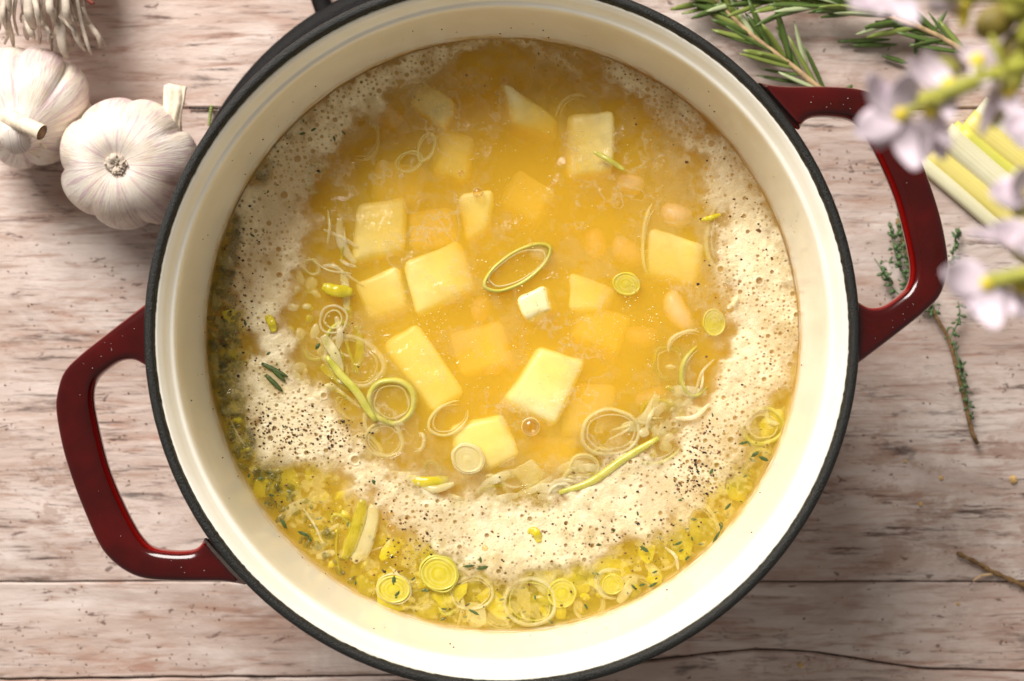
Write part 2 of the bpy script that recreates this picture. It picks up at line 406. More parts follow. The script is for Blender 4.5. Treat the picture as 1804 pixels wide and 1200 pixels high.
for k in range(4):
    up, lo = joints[k], joints[k+1]; g0, g1 = gaps[k], gaps[k+1]
    V = []; F = []; nx = len(up)
    for (x, yu), (_, yl) in zip(up, lo):
        jit = 0.00025*mnoise.noise(Vector((x*220, k, 1)))
        yu2 = yu - g0 + jit; yl2 = yl + g1 + 0.00025*mnoise.noise(Vector((x*220, k, 9)))
        V += [(x, yu2, -0.016), (x, yu2, -0.0009), (x, yu2-0.0007, 0), (x, yl2+0.0007, 0), (x, yl2, -0.0009), (x, yl2, -0.016)]
    for i in range(nx-1):
        a, b = i*6, (i+1)*6
        for j in range(5): F.append((a+j, a+j+1, b+j+1, b+j))
        F.append((a+5, a, b, b+5))
    F.append(tuple(range(6))[::-1]); F.append(tuple((nx-1)*6+j for j in range(6)))
    bm = bmesh.new(); vs = [bm.verts.new(v) for v in V]
    for f in F: bm.faces.new([vs[i] for i in f])
    from_bm('plank', bm, mat_wood('whitewashed_wood' if k == 0 else 'whitewashed_wood_%d' % k, k+1), table, smooth=False)

# ------------------------------------------------------------------ the pot
Z_RIM = 0.130; Z_SOUP = 0.080; Z_BASE = 0.013
pc = P(884, 588, Z_RIM); PX, PY = pc.x, pc.y
pot = tag(empty('dutch_oven', (PX, PY, Z_BASE)), 'large dark red enamel pot with cream inside, black rim and two loop handles', 'pot')
def loc(o):                                    # a part written in world coordinates, parented to the pot
    o.matrix_parent_inverse = Matrix.Translation((-PX, -PY, -Z_BASE)); return o
R = lambda px: px * 0.5 / F_PX                 # pixel radius at the rim's own height
ro, ri = R(632), R(612.5)
outer = [(0, Z_BASE), (0.100, Z_BASE), (0.108, Z_BASE+.002), (0.1165, Z_BASE+.010), (0.1225, 0.040), (0.1275, 0.085), (0.1297, 0.112), (0.1303, 0.121), (0.1306, 0.1245), (0.1300, 0.1262), (0.1282, 0.1262)]
V, F = lathe(outer, 192, (PX, PY)); loc(mesh_obj('body', V, F, M['red'], pot))
inner = [(ri+0.0008, Z_RIM-0.0022), (ri-0.0002, Z_RIM-0.0012), (ri-0.0008, Z_RIM-0.0016), (ri-0.0024, Z_RIM-0.0044), (ri-0.0036, Z_RIM-0.0066), (ri-0.0041, Z_RIM-0.0072), (ri-0.0046, Z_RIM-0.0074), (ri-0.0052, Z_RIM-0.0078),
         (ri-0.0056, Z_RIM-0.0088), (ri-0.0059, Z_RIM-0.011), (ri-0.0062, Z_RIM-0.017), (ri-0.0068, Z_RIM-0.030), (ri-0.0079, Z_SOUP), (ri-0.0100, 0.055), (ri-0.0150, 0.030), (ri-0.0230, 0.0200), (ri-0.034, 0.0175), (0, 0.0170)]
V, F = lathe(inner, 192, (PX, PY)); loc(mesh_obj('inner_wall', V, F, M['cream'], pot, attrs={'depth': [Z_RIM - v[2] for v in V]}))
rimp = []
for k in range(15):
    a = math.pi * (k/14)
    c = math.cos(a); s = math.sin(a)
    rimp.append(((ro+ri)/2 + (ro-ri)/2*math.copysign(abs(c)**0.75, c), Z_RIM - 0.0022 + 0.0030*abs(s)**0.75))
rimp = [(ro-0.0001, Z_RIM-0.0046)] + rimp + [(ri+0.0004, Z_RIM-0.0040)]
def rim_jit(j, a):
    if j >= 13: return 0.00034*mnoise.noise(Vector((math.cos(a)*46, math.sin(a)*46, 3))) + 0.00034*mnoise.noise(Vector((math.cos(a)*130, math.sin(a)*130, 8)))
    return 0.00006*mnoise.noise(Vector((math.cos(a)*60, math.sin(a)*60, j*0.7)))
V, F = lathe(rimp, 720, (PX, PY), rim_jit); loc(mesh_obj('rim', V, F, M['rim'], pot))

# handles: a band between an outer and an inner outline, rounded section
Zh = 0.1225
h_out = [(290, 512), (241, 549), (187, 590), (140, 627), (113, 655), (101, 690), (98, 722), (109, 787), (128, 850), (150, 906), (172, 955), (190, 981), (218, 1004), (255, 1019), (312, 1023), (395, 1023), (440, 1030)]
h_inn = [(272, 655), (250, 640), (234, 634), (212, 637), (188, 652), (169, 670), (161, 694), (164, 731), (181, 806), (196, 850), (214, 890), (232, 925), (247, 948), (267, 965), (305, 971), (338, 969), (354, 960), (362, 945)]
FLIP = {False: False, True: False}
def handle_mesh(rot180):
    n = 72
    A = spline(h_out, n*2); B = spline(h_inn, n*2)
    # match stations: equal fraction of arc, eased so that corners face each other
    A = A[::2]; B = B[::2]; V = []; F = []; m = 20
    for i in range(n):
        a = P(A[i][0], A[i][1], Zh); b = P(B[i][0], B[i][1], Zh)
        if rot180:
            a = Vector((2*PX - a.x, 2*PY - a.y, Zh)); b = Vector((2*PX - b.x, 2*PY - b.y, Zh))
        mid = (a+b)/2; half = (a-b)/2; 
        t = i/(n-1); drop = -0.003*math.sin(math.pi*t)
        for k in range(m):
            q = 2*math.pi*k/m; c, s = math.cos(q), math.sin(q)
            cc = math.copysign(abs(c)**0.55, c); ss = math.copysign(abs(s)**0.62, s)
            V.append(mid + half*cc + Vector((0, 0, drop + 0.0052*ss + 0.0006*abs(ss)*(cc if ss > 0 else 0))))
    for i in range(n-1):
        for k in range(m):
            k2 = (k+1) % m; F.append((i*m+k, i*m+k2, (i+1)*m+k2, (i+1)*m+k))
    F.append(tuple(range(m))); F.append(tuple((n-1)*m+k for k in range(m))[::-1])
    return V, [f[::-1] for f in F] if FLIP[rot180] else F
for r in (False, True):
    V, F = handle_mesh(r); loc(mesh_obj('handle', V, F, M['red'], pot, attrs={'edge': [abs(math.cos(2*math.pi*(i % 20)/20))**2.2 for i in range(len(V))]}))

# black iron trivet under the pot, a tab sticking out at the back
tc_ = P(845, 478, 0.006); tr_ = L(543, 0.012)
trivet = tag(empty('trivet', (tc_.x, tc_.y, 0)), 'round black iron trivet under the pot, its edge and tab showing at the upper left', 'trivet')
V, F = lathe([(0, 0.001), (tr_-.004, 0.001), (tr_-.001, 0.0025), (tr_, 0.006), (tr_-.0005, 0.010), (tr_-.002, 0.012), (tr_-.006, 0.0125), (0, 0.0125)], 128)
mesh_obj('plate', V, F, M['iron'], trivet)
ta = P(575, 30, 0.006) - Vector((tc_.x, tc_.y, 0.006)); td = (P(535, -90, 0.006) - P(575, 30, 0.006)).normalized(); tn = Vector((-td.y, td.x, 0))
V, F = tube(spline([tuple(ta - td*0.008), tuple(ta + td*0.01), tuple(ta + td*0.03), tuple(ta+td*0.04)], 10), [0.0042]*9+[0.002], 12, flat=0.6)
V = [Vector(v) + Vector((0, 0, 0.006)) for v in V]; mesh_obj('tab', V, F, M['iron'], trivet)

# ------------------------------------------------------------------ broth
SCX, SCY = PX, PY
rs = ri - 0.0078
V = []; F = []; nr, na = 26, 160
for i in range(nr+1):
    r = (rs+0.0006) * (i/nr)
    for k in range(na):
        a = 2*math.pi*k/na; x, y = SCX + r*math.cos(a), SCY + r*math.sin(a)
        z = Z_SOUP + 0.0005*mnoise.noise(Vector((x*70, y*70, 1))) + 0.0002*mnoise.noise(Vector((x*190, y*190, 2)))
        if i == nr: z = Z_SOUP + 0.0007
        V.append((x, y, z))
bot = len(V)
for rr, z in ((rs-0.004, 0.045), (rs-0.016, 0.026), (rs-0.05, 0.0215)):
    for k in range(na):
        a = 2*math.pi*k/na; V.append((SCX + rr*math.cos(a), SCY + rr*math.sin(a), z))
for i in range(nr+3):
    for k in range(na):
        k2 = (k+1) % na; F.append((i*na+k, i*na+k2, (i+1)*na+k2, (i+1)*na+k))
F.append(tuple((nr+3)*na+k for k in range(na)))
bm = bmesh.new(); vs = [bm.verts.new(v) for v in V]
for f in F:
    try: bm.faces.new([vs[i] for i in f])
    except ValueError: pass
bmesh.ops.remove_doubles(bm, verts=bm.verts[:], dist=1e-6)
broth = from_bm('broth', bm, M['broth'])
tag(broth, 'cloudy golden yellow soup broth filling the cream inside of the pot', 'soup')

S = lambda px, py, d=0.0: P(px, py, Z_SOUP - d)        # point d metres below the broth surface
LS = lambda px: L(px, Z_SOUP)

# ------------------------------------------------------------------ potato pieces
def potato(quad, d, h, label, mat='potato', tilt=(0, 0), bev=0.0028):
    """quad: four pixel corners of the cut top face, d its depth, tilt = extra depth to the right / downwards"""
    c = [sum(q[0] for q in quad)/4, sum(q[1] for q in quad)/4]; tilt = (tilt[0] + rnd.uniform(-.0028, .0028), tilt[1] + rnd.uniform(-.0028, .0028)); d += .0006
    bm = bmesh.new(); top = []; bo = []; ox, oy = rnd.uniform(-14, 14), rnd.uniform(4, 20)
    for q in quad:
        dd = d + tilt[0]*(q[0]-c[0])/100 + tilt[1]*(q[1]-c[1])/100 + rnd.uniform(0, .0008)
        p = S(q[0], q[1], dd); top.append(bm.verts.new(p))
        k = rnd.uniform(1.0, 1.14)
        pb = S(c[0] + (q[0]-c[0])*k + ox, c[1] + (q[1]-c[1])*k + oy, dd); bo.append(bm.verts.new((pb.x, pb.y, p.z - h)))
    bm.faces.new(top); bm.faces.new(bo[::-1])
    for i in range(4): bm.faces.new((top[i], bo[i], bo[(i+1) % 4], top[(i+1) % 4]))
    bmesh.ops.bevel(bm, geom=bm.edges[:], offset=bev, segments=3, profile=0.5, affect='EDGES')
    bmesh.ops.subdivide_edges(bm, edges=bm.edges[:], cuts=2, use_grid_fill=True)
    for v in bm.verts:                                     # boiled: corners and faces a little worn and uneven
        v.co += Vector((mnoise.noise(v.co*170), mnoise.noise(v.co*170 + Vector((9, 0, 0))), mnoise.noise(v.co*150 + Vector((0, 9, 0)))))*.0008 + Vector((0, 0, mnoise.noise(v.co*380)*.00022))
    o = recentre(from_bm('potato_chunk', bm, M[mat]))
    return tag(o, label, 'potato', 'potato chunks in the soup')
def box_quad(cx, cy, w, h, ang):
    a = math.radians(ang); ca, sa = math.cos(a), math.sin(a)
    return [(cx + x*ca - y*sa, cy + x*sa + y*ca) for x, y in ((-w/2, -h/2), (w/2, -h/2), (w/2, h/2), (-w/2, h/2))]
PT = [
 ([(745,137),(805,180),(782,226),(716,182)], .0012, .016, 'small potato chunk at the back of the pot, left of the largest brown shade', 'potato', (0,0)),
 ([(888,140),(984,205),(982,248),(905,220)], .0016, .018, 'long potato chunk at the back with its left corner breaking the surface', 'potato', (.004,.004)),
 ([(1002,198),(1085,192),(1082,300),(1000,312)], .0010, .018, 'upright potato block at the back right under the thin green leek strip', 'potato', (-.002,.003)),
 ([(628,358),(716,344),(713,440),(618,462)], .0016, .018, 'left square potato block beside the foam, above the yellow leek strip', 'potato', (0,-.001)),
 ([(716,374),(792,362),(806,425),(722,442)], .0065, .016, 'sunken potato block between two brighter blocks at the left', 'potato', (0,0)),
 ([(707,462),(808,420),(839,506),(735,556)], .0016, .020, 'largest bright square potato block left of the pot centre', 'potato', (0,0)),
 ([(622,500),(700,465),(719,545),(648,564)], .0022, .018, 'potato block right of the yellow leek strip, its corner at the surface', 'potato', (-.002,0)),
 ([(808,338),(872,332),(862,402),(822,424)], .0018, .018, 'narrow potato chunk above the long green leek ring, bubble at its top', 'potato', (0,.004)),
 ([(906,524),(960,500),(974,546),(924,570)], -.0012, .015, 'pale potato corner sticking out just below the long green leek ring', 'potato_pale', (0,0)),
 ([(1142,398),(1246,430),(1222,502),(1134,484)], .0022, .018, 'pale potato block at the right near the foam, above the pink bean', 'potato_pale', (0,.002)),
 ([(672,606),(736,564),(822,690),(764,728)], .0025, .018, 'long slanting potato stick left of centre beside the green leek ring', 'potato', (0,.001)),
 ([(950,608),(1036,634),(982,751),(889,706)], .0006, .020, 'bright potato block right of centre above the clear bubble', 'potato_pale', (.003,-.001)),
 ([(792,750),(888,728),(917,802),(812,852)], .0012, .018, 'potato block at the front beside the small round leek slice', 'potato', (0,0)),
 ([(1004,672),(1088,676),(1068,762),(986,764)], .0060, .016, 'sunken potato block behind the double pale leek ring', 'potato', (0,0)),
 ([(1002,478),(1092,508),(1056,548),(1002,546)], .0028, .016, 'flat potato wedge left of the bright yellow leek slice', 'potato_pale', (.004,0)),
 ([(938,766),(1020,770),(1016,832),(940,828)], .0070, .015, 'sunken potato block below the clear bubble', 'potato', (0,0)),
 ([(772,218),(836,240),(824,316),(758,300)], .0042, .016, 'sunken potato chunk behind the thin looped leek thread', 'potato', (0,0)),
 (box_quad(1060,575,90,70,20), .0062, .015, 'faint deep potato chunk between the yellow leek slice and the bright block', 'potato', (0,0)),
 (box_quad(845,612,95,80,-15), .0062, .015, 'faint deep potato chunk below the largest bright block', 'potato', (0,0)),
 (box_quad(700,318,90,70,10), .0062, .015, 'faint deep potato chunk above the left square block', 'potato', (0,0)),
 (box_quad(930,345,80,70,30), .0070, .015, 'faint deep potato chunk behind the pot centre', 'potato', (0,0)),
]
for q, d, h, lab, m, tl in PT: potato(q, d, h, lab, m, tl)

# ------------------------------------------------------------------ white beans
def bean(px, py, lpx, wpx, ang, d, label):
    V = []; F = []; nu, nv = 20, 14; a = math.radians(-ang); c = S(px, py, d + .0005 + LS(wpx)/2)
    Lh, Wh = LS(lpx)*.43, LS(wpx)*.42
    for i in range(nu+1):
        u = math.pi*i/nu
        for k in range(nv):
            q = 2*math.pi*k/nv
            x = -Lh*math.cos(u); rr = Wh*math.sin(u)**0.8
            y = rr*math.cos(q) + 0.22*Wh*(1-(x/Lh)**2)*-1; z = rr*math.sin(q)
            V.append((c.x + x*math.cos(a) - y*math.sin(a), c.y + x*math.sin(a) + y*math.cos(a), c.z + z))
    for i in range(nu):
        for k in range(nv): F.append((i*nv+k, i*nv+(k+1) % nv, (i+1)*nv+(k+1) % nv, (i+1)*nv+k))
    return tag(recentre(mesh_obj('white_bean', V, F, M['bean'])), label, 'bean', 'white beans in the soup')
for a in [(1197,548,92,50,62,.0006,'pinkish white bean at the right, upright below the pale potato block'),
          (1192,376,66,50,15,.0008,'white bean close to the right foam, behind the pale potato block'),
          (1108,442,80,54,35,.0040,'white bean left of the pale potato block, blurred by the broth'),
          (1052,430,66,50,80,.0050,'white bean deep in the broth above the flat potato wedge'),
          (688,203,56,44,40,.0032,'white bean at the back left beside the foam edge'),
          (862,640,60,46,25,.0048,'white bean deep in the broth left of the brightest front block'),
          (850,545,56,42,110,.0050,'white bean deep in the broth under the green leek ring'),
          (1112,322,56,44,10,.0012,'white bean lump below the thin green leek strip'),
          (1150,700,76,50,-20,.0046,'white bean sunk in the broth near the right leek curl'),
          (948,440,50,40,10,.0012,'small white lump inside the end of the long green leek ring'),
          (1130,590,70,48,5,.0055,'white bean deep in the broth left of the pink bean')]: bean(*a)

# ------------------------------------------------------------------ leek rings, slices and strands
def ring_geo(cx, cy, rx, ry, rot, w, h, d, a0=0, a1=360, tilt=(0, 0), seed=0, wob=0.06):
    closed = abs(a1 - a0) >= 359.9; n = max(16, int(abs(a1-a0)/7)); m = 8; V = []; F = []; r_ = math.radians(rot)
    cnt = n if closed else n+1
    for i in range(cnt):
        a = math.radians(a0 + (a1-a0)*i/n); nz = 1 + wob*mnoise.noise(Vector((math.cos(a)*1.3+seed, math.sin(a)*1.3, seed*2.1)))*1.6
        fade = 1.0 if closed else (0.35 + 0.65*min(1, 5*i/n, 5*(n-i)/n))
        ux, uy = rx*nz*math.cos(a), ry*nz*math.sin(a)
        nx, ny = math.cos(a)/max(rx, 1), math.sin(a)/max(ry, 1); nl = math.hypot(nx, ny); nx /= nl; ny /= nl
        for k in range(m):
            q = 2*math.pi*k/m; ww = w*fade/2*math.copysign(abs(math.cos(q))**0.6, math.cos(q)); zz = h*fade/2*math.copysign(abs(math.sin(q))**0.6, math.sin(q))
            fl = 1 + 0.05*(-zz/h)
            x = (ux*fl + nx*ww); y = (uy*fl + ny*ww)
            X = cx + x*math.cos(r_) - y*math.sin(r_); Y = cy + x*math.sin(r_) + y*math.cos(r_)
            p = S(X, Y, 0); zt = Z_SOUP - d - h/2 + zz + tilt[0]*(X-cx)/100 + tilt[1]*(Y-cy)/100
            V.append((p.x, p.y, zt))
    for i in range(n if closed else n):
        i2 = (i+1) % cnt
        for k in range(m): F.append((i*m+k, i*m+(k+1) % m, i2*m+(k+1) % m, i2*m+k))
    if not closed: F.append(tuple(range(m))[::-1]); F.append(tuple(n*m+k for k in range(m)))
    return V, F
LG = 'leek pieces in the soup'
def leek_ring(label, cx, cy, rx, ry, rot, w, mat, d=-.0006, h=.004, a0=0, a1=360, tilt=(0, 0), layers=(), seed=None, wob=.06, name='leek_ring'):
    seed = (cx*0.013 + cy*0.007) if seed is None else seed
    w = w*1.05; d = d + .0011; layers = tuple(layers) or ((.84, 3.5, 'leek_white', .0004),)
    V, F = ring_geo(cx, cy, rx, ry, rot, w, h, d, a0, a1, tilt, seed, wob)
    o = recentre(mesh_obj(name, V, F, M[mat])); tag(o, label, 'leek', LG)
    for (f, w2, m2, dd) in layers:
        V, F = ring_geo(cx, cy, rx*f, ry*f, rot+4, w2, h, d+dd, a0, a1, tilt, seed+3, wob*1.3)
        c = mesh_obj('inner_layer', V, F, M[m2], o); c.matrix_parent_inverse = Matrix.Translation(-Vector(o.location))
    return o
leek_ring('long narrow green leek ring lying across the pot centre', 912, 472, 66, 27, -33, 6, 'leek_green', -.0012, .0045, tilt=(0, .002))
leek_ring('bright green-yellow leek ring at the left, touching the long potato stick', 690, 708, 40, 38, 20, 10, 'leek_green', -.0012, .006, layers=[(.78, 4, 'leek_pale', .001)])
leek_ring('double pale leek ring at the front right of centre', 1076, 762, 52, 40, -10, 7, 'leek_pale', -.0010, .005, layers=[(.82, 4, 'leek_white', .0006)])
leek_ring('large pale leek ring at the bottom of the pot near the wall', 934, 1062, 46, 42, 10, 8, 'leek_pale', -.0012, .006, layers=[(.84, 3, 'leek_green', .0006)])
leek_ring('pale leek ring left of the largest ring at the bottom wall', 832, 1046, 37, 30, -8, 6, 'leek_pale', -.0010, .006)
leek_ring('small leek ring with double wall at the left foam edge', 587, 563, 24, 26, 30, 5, 'leek_white', -.0010, .004, layers=[(.62, 4, 'leek_pale', 0)])
leek_ring('wide faint leek ring at the left between foam and potato stick', 622, 636, 54, 40, 28, 9, 'leek_white', .0002, .004)
leek_ring('round translucent leek ring below the bright green-yellow one', 676, 776, 34, 30, 15, 6, 'leek_pale', -.0004, .004)
leek_ring('pale curled leek ring beside the front potato block', 790, 738, 38, 26, -38, 6, 'leek_pale', -.0006, .004, 20, 330)
leek_ring('thin looped leek thread, the right oval of the pair at the back', 751, 258, 14, 27, 18, 4, 'leek_pale', .0002, .002)
leek_ring('thin looped leek thread, the left oval of the pair at the back', 720, 284, 24, 17, -25, 4, 'leek_pale', .0004, .002)
leek_ring('faint leek ring sunk beside the back left foam', 640, 246, 26, 36, 20, 4, 'leek_white', .0008, .003, -100, 100)
leek_ring('leek loop standing in a gap of the left foam', 556, 314, 14, 26, 12, 5, 'leek_green', -.0008, .004, 60, 330)
leek_ring('yellow green leek curl at the right foam edge', 1232, 652, 28, 48, 18, 8, 'leek_green', -.0012, .005, 30, 235)
leek_ring('faint leek ring beside the right wall under the foam', 1346, 752, 38, 32, -20, 8, 'leek_green', .0002, .004, layers=[(.66, 4, 'leek_pale', 0)])
leek_ring('yellow leek arc lying in the lower right foam', 1136, 920, 22, 14, -10, 7, 'leek_yellow', -.0022, .003, 175, 380)
leek_ring('pale leek arc around a yellow core at the lower right wall', 1082, 1030, 34, 26, 20, 8, 'leek_pale', -.0008, .005, 60, 280)
leek_ring('pale leek arch left of the upright potato block at the back', 1012, 200, 30, 36, 30, 6, 'leek_white', .0006, .003, 150, 275)
leek_ring('long curved leek strip along the left of the pale potato block', 1152, 420, 18, 70, 4, 6, 'leek_pale', .0002, .003, 110, 250)
leek_ring('thin curved leek strip between the pale potato block and the right foam', 1290, 412, 44, 72, 8, 7, 'leek_pale', -.0006, .004, 110, 235)
leek_ring('white curled leek strip at the front foam edge', 985, 866, 20, 12, -25, 6, 'leek_white', -.0024, .003, 170, 400)
leek_ring('leek arch below the double pale ring, green inside', 1150, 760, 62, 60, 10, 8, 'leek_green', -.0010, .005, 20, 120)
leek_ring('small pale leek ring left of the front leek arch', 1030, 822, 26, 20, 0, 5, 'leek_pale', -.0004, .003)
leek_ring('leek arch over the pink bean near the right curl', 1210, 606, 34, 22, -20, 6, 'leek_white', -.0006, .003, 170, 330)

def leek_slice(label, cx, cy, rx, ry, rot, mat, d, h, rim=None, dome=0.10):
    n = 36; V = []; F = []; r_ = math.radians(rot)
    prof = [(1.0, -1), (1.02, -.5), (1.0, 0), (.96, .06), (.89, .04), (.84, -.04), (.74, .04), (.62, -.03), (.5, .05), (.38, -.02), (.20, .06)]
    for j, (f, zz) in enumerate(prof):
        for k in range(n):
            a = 2*math.pi*k/n; nz = 1 + .10*mnoise.noise(Vector((math.cos(a)+cx, math.sin(a)+cy, j*.35)))
            x, y = rx*f*nz*math.cos(a), ry*f*nz*math.sin(a)
            p = S(cx + x*math.cos(r_) - y*math.sin(r_), cy + x*math.sin(r_) + y*math.cos(r_), 0)
            V.append((p.x, p.y, Z_SOUP - d + zz*h*(1 if zz < 0 else 1) + dome*h*(1-f)))
    for j in range(len(prof)-1):
        for k in range(n): F.append((j*n+k, j*n+(k+1) % n, (j+1)*n+(k+1) % n, (j+1)*n+k))
    F.append(tuple((len(prof)-1)*n+k for k in range(n)))
    F.append(tuple(range(n))[::-1])
    rg = [v for j in range(len(prof)) for v in [(1.0 if j in (3, 4, 6, 8) else (.35 if j == 10 else 0.0))]*n]
    o = recentre(mesh_obj('leek_slice', V, F, M[mat], attrs={'ring': [q_*(.5 + .5*abs(mnoise.noise(Vector(v_)*300))*2) for q_, v_ in zip(rg, V)]})); tag(o, label, 'leek', LG)
    if rim:
        V, F = ring_geo(cx, cy, rx*1.06, ry*1.06, rot, 4, h*.9, d-.0002, seed=cx*.1)
        c = mesh_obj('outer_layer', V, F, M[rim], o); c.matrix_parent_inverse = Matrix.Translation(-Vector(o.location))
    return o
leek_slice('bright green-yellow leek slice at the bottom, fully filled and largest', 774, 1010, 33, 29, 20, 'leek_yellow', -.0016, .006, 'leek_green')
leek_slice('yellow leek slice at the lower left wall with two thyme bits on it', 694, 1038, 29, 24, 15, 'leek_yellow', -.0008, .006, 'leek_pale')
leek_slice('small round cream leek slice left of the front potato block', 824, 808, 28, 24, 25, 'leek_pale', -.0014, .006, 'leek_white')
leek_slice('bright yellow leek slice right of the flat potato wedge', 1104, 500, 25, 20, 15, 'leek_yellow', .0006, .004)
leek_slice('yellow leek slice half under the right foam', 1258, 568, 24, 20, 80, 'leek_yellow', .0002, .004)
leek_slice('yellow leek slice right of the large ring at the bottom wall', 990, 1046, 26, 26, 0, 'leek_yellow', .0004, .005)
leek_slice('yellow leek core at the lower right wall inside a pale arc', 1080, 1030, 20, 18, 0, 'leek_yellow', .0006, .004)

def strip(label, pts, w, mat, d=-.001, t=.0008, group=LG, name='leek_strip', cat='leek'):
    pts3 = []
    q = spline(pts, 14)
    for i, (x, y) in enumerate(q):
        p = S(x, y, d + .0006*math.sin(i*.7)); pts3.append(p)
    rad = [LS(w)/2*(0.55 + 0.45*min(1, 5*i/13, 5*(13-i)/13)) for i in range(14)]
    V, F = tube(pts3, rad, 8, True, flat=max(.12, t/LS(w)*1.2))
    return tag(recentre(mesh_obj(name, V, F, M[mat])), label, cat, group)
strip('bright yellow leek strip at the left foam edge beside a potato block', [(568, 505), (590, 512), (620, 514)], 22, 'leek_yellow', -.0016, .002)
strip('small yellow leek flake lying on the left foam', [(470, 556), (478, 568), (483, 584)], 15, 'leek_yellow', -.0024, .001)
strip('thin green leek strip on the upright potato block at the back', [(1046, 268), (1070, 280), (1100, 300)], 9, 'leek_green', -.0030, .001)
strip('long green leek strip leading into the bright green-yellow ring', [(575, 628), (600, 660), (628, 690), (648, 722), (662, 742)], 15, 'leek_green', -.0012, .002)
strip('green leek strip curving along the front foam edge', [(985, 868), (1040, 850), (1090, 815), (1130, 790), (1160, 772)], 14, 'leek_green', -.0012, .002)
strip('yellow leek strip tucked under the front foam edge', [(715, 842), (750, 850), (790, 845)], 20, 'leek_yellow', -.0006, .002)
strip('orange yellow leek piece in the front strands', [(735, 850), (765, 862), (800, 852)], 13, 'leek_pale', -.0012, .002)
strip('yellow leek bit on the front foam, left of the yellow arc', [(930, 935), (944, 938), (950, 955)], 15, 'leek_yellow', -.0022, .001)
strip('white leek sliver standing at the right foam edge', [(1282, 544), (1292, 534), (1300, 524)], 7, 'leek_white', -.0030, .001)
strip('white leek splinter at the right front foam edge', [(1190, 737), (1222, 735), (1250, 712)], 8, 'leek_white', -.0028, .001)
strip('short yellow leek strip at the top of the right curl strip', [(1235, 388), (1252, 384), (1270, 378)], 9, 'leek_yellow', -.0012, .001)
strip('green leek strip at the lower left wall', [(640, 880), (632, 920), (618, 960), (605, 985)], 26, 'pulp', -.0008, .002)
strip('wide pale leek leaf at the lower left wall', [(660, 890), (650, 930), (640, 965), (622, 990)], 30, 'leek_pale', -.0002, .002)
ring_spots = [(548, 470), (566, 540), (600, 600), (560, 610), (585, 660), (640, 690), (612, 720), (655, 740), (640, 800), (705, 800), (735, 780), (760, 830), (870, 862), (900, 880), (950, 868), (1010, 850), (1060, 822), (1110, 780), (1165, 735), (1200, 700), (1180, 640), (1250, 660),
              (640, 950), (600, 930), (560, 880), (740, 1050), (790, 1068), (880, 1082), (880, 1040), (960, 1010), (1040, 1068), (1120, 1035), (1170, 990), (1230, 930), (1290, 850), (1340, 820), (1370, 730)]
for k, (x, y) in enumerate(ring_spots):
    if k % 4 == 1 and k < 22: continue
    a0 = rnd.uniform(0, 360); r = rnd.uniform(16, 38)
    leek_ring('translucent leek ring or arc among the shreds in the broth', x, y, r, r*rnd.uniform(.6, .95), rnd.uniform(0, 180), rnd.uniform(5, 9), rnd.choice(['leek_white', 'leek_pale', 'leek_pale', 'pulp', 'leek_green']), rnd.uniform(-.0006, .0016), .003, a0, a0 + rnd.choice([140, 200, 270, 360]), (rnd.uniform(-.003, .003), rnd.uniform(-.003, .003)), wob=.12)['group'] = 'translucent leek rings along the foam edge'
# soft scraps of boiled leek crowded in the clear broth at the wall, and along the foam's inner edge
sc = {'leek_yellow': MB(), 'pulp': MB(), 'leek_pale': MB()}
def scrap(px, py, r, d, key):
    n = 9; c = S(px, py, d); a0 = rnd.random()*6.28; el = rnd.uniform(.45, .9); tx, ty = rnd.uniform(-.25, .25), rnd.uniform(-.25, .25); V = []
    R0 = LS(r)
    for f in (1.0, .55):
        for k in range(n):
            a = 6.283*k/n; q = R0*f*(1 + .35*mnoise.noise(Vector((math.cos(a)*1.6 + px, math.sin(a)*1.6 + py, 0)))); x, y = q*math.cos(a), q*math.sin(a)*el
            X_, Y_ = x*math.cos(a0) - y*math.sin(a0), x*math.sin(a0) + y*math.cos(a0)
            V.append((c.x + X_, c.y + Y_, c.z + tx*X_ + ty*Y_ + (.0005 if f < 1 else 0) + .0004*mnoise.noise(Vector((X_*400, Y_*400, px)))))
    V.append((c.x, c.y, c.z + .0006)); F = []
    for k in range(n): F += [(k, (k+1) % n, n+(k+1) % n, n+k), (n+k, n+(k+1) % n, 2*n)]
    sc[key].add(V, F)
for _ in range(330):
    a = math.radians(rnd.triangular(8, 195, 95)); lo = float(np.interp(math.degrees(a), [8, 22, 46, 70, 112, 145, 158, 180, 195], [500, 462, 448, 430, 392, 395, 470, 455, 490]))
    r = rnd.uniform(lo, 514); px, py = 886 + r*math.cos(a), 588 + r*math.sin(a)
    scrap(px, py, rnd.choice([5, 8, 12, 18, 24, 32])*rnd.uniform(.7, 1.25), rnd.uniform(.0012, .0070), rnd.choices(['leek_yellow', 'pulp', 'leek_pale'], [.40, .50, .10])[0])
sc['sediment'] = MB()
for _ in range(420):
    a = math.radians(rnd.triangular(118, 228, 182)); lo = float(np.interp(math.degrees(a), [118, 145, 158, 180, 195, 228], [470, 450, 475, 462, 488, 506])); r = rnd.uniform(lo, 515)
    scrap(886 + r*math.cos(a), 588 + r*math.sin(a), rnd.uniform(3, 11), rnd.uniform(.0001, .0022), 'sediment')
for _ in range(150):
    a = math.radians(rnd.uniform(10, 200)); r = rnd.gauss(330, 22) if a < 2.4 else rnd.gauss(350, 25); scrap(886 + r*math.cos(a), 588 + r*math.sin(a), rnd.uniform(5, 14), rnd.uniform(.0003, .003), rnd.choice(['leek_pale', 'pulp', 'leek_pale']))
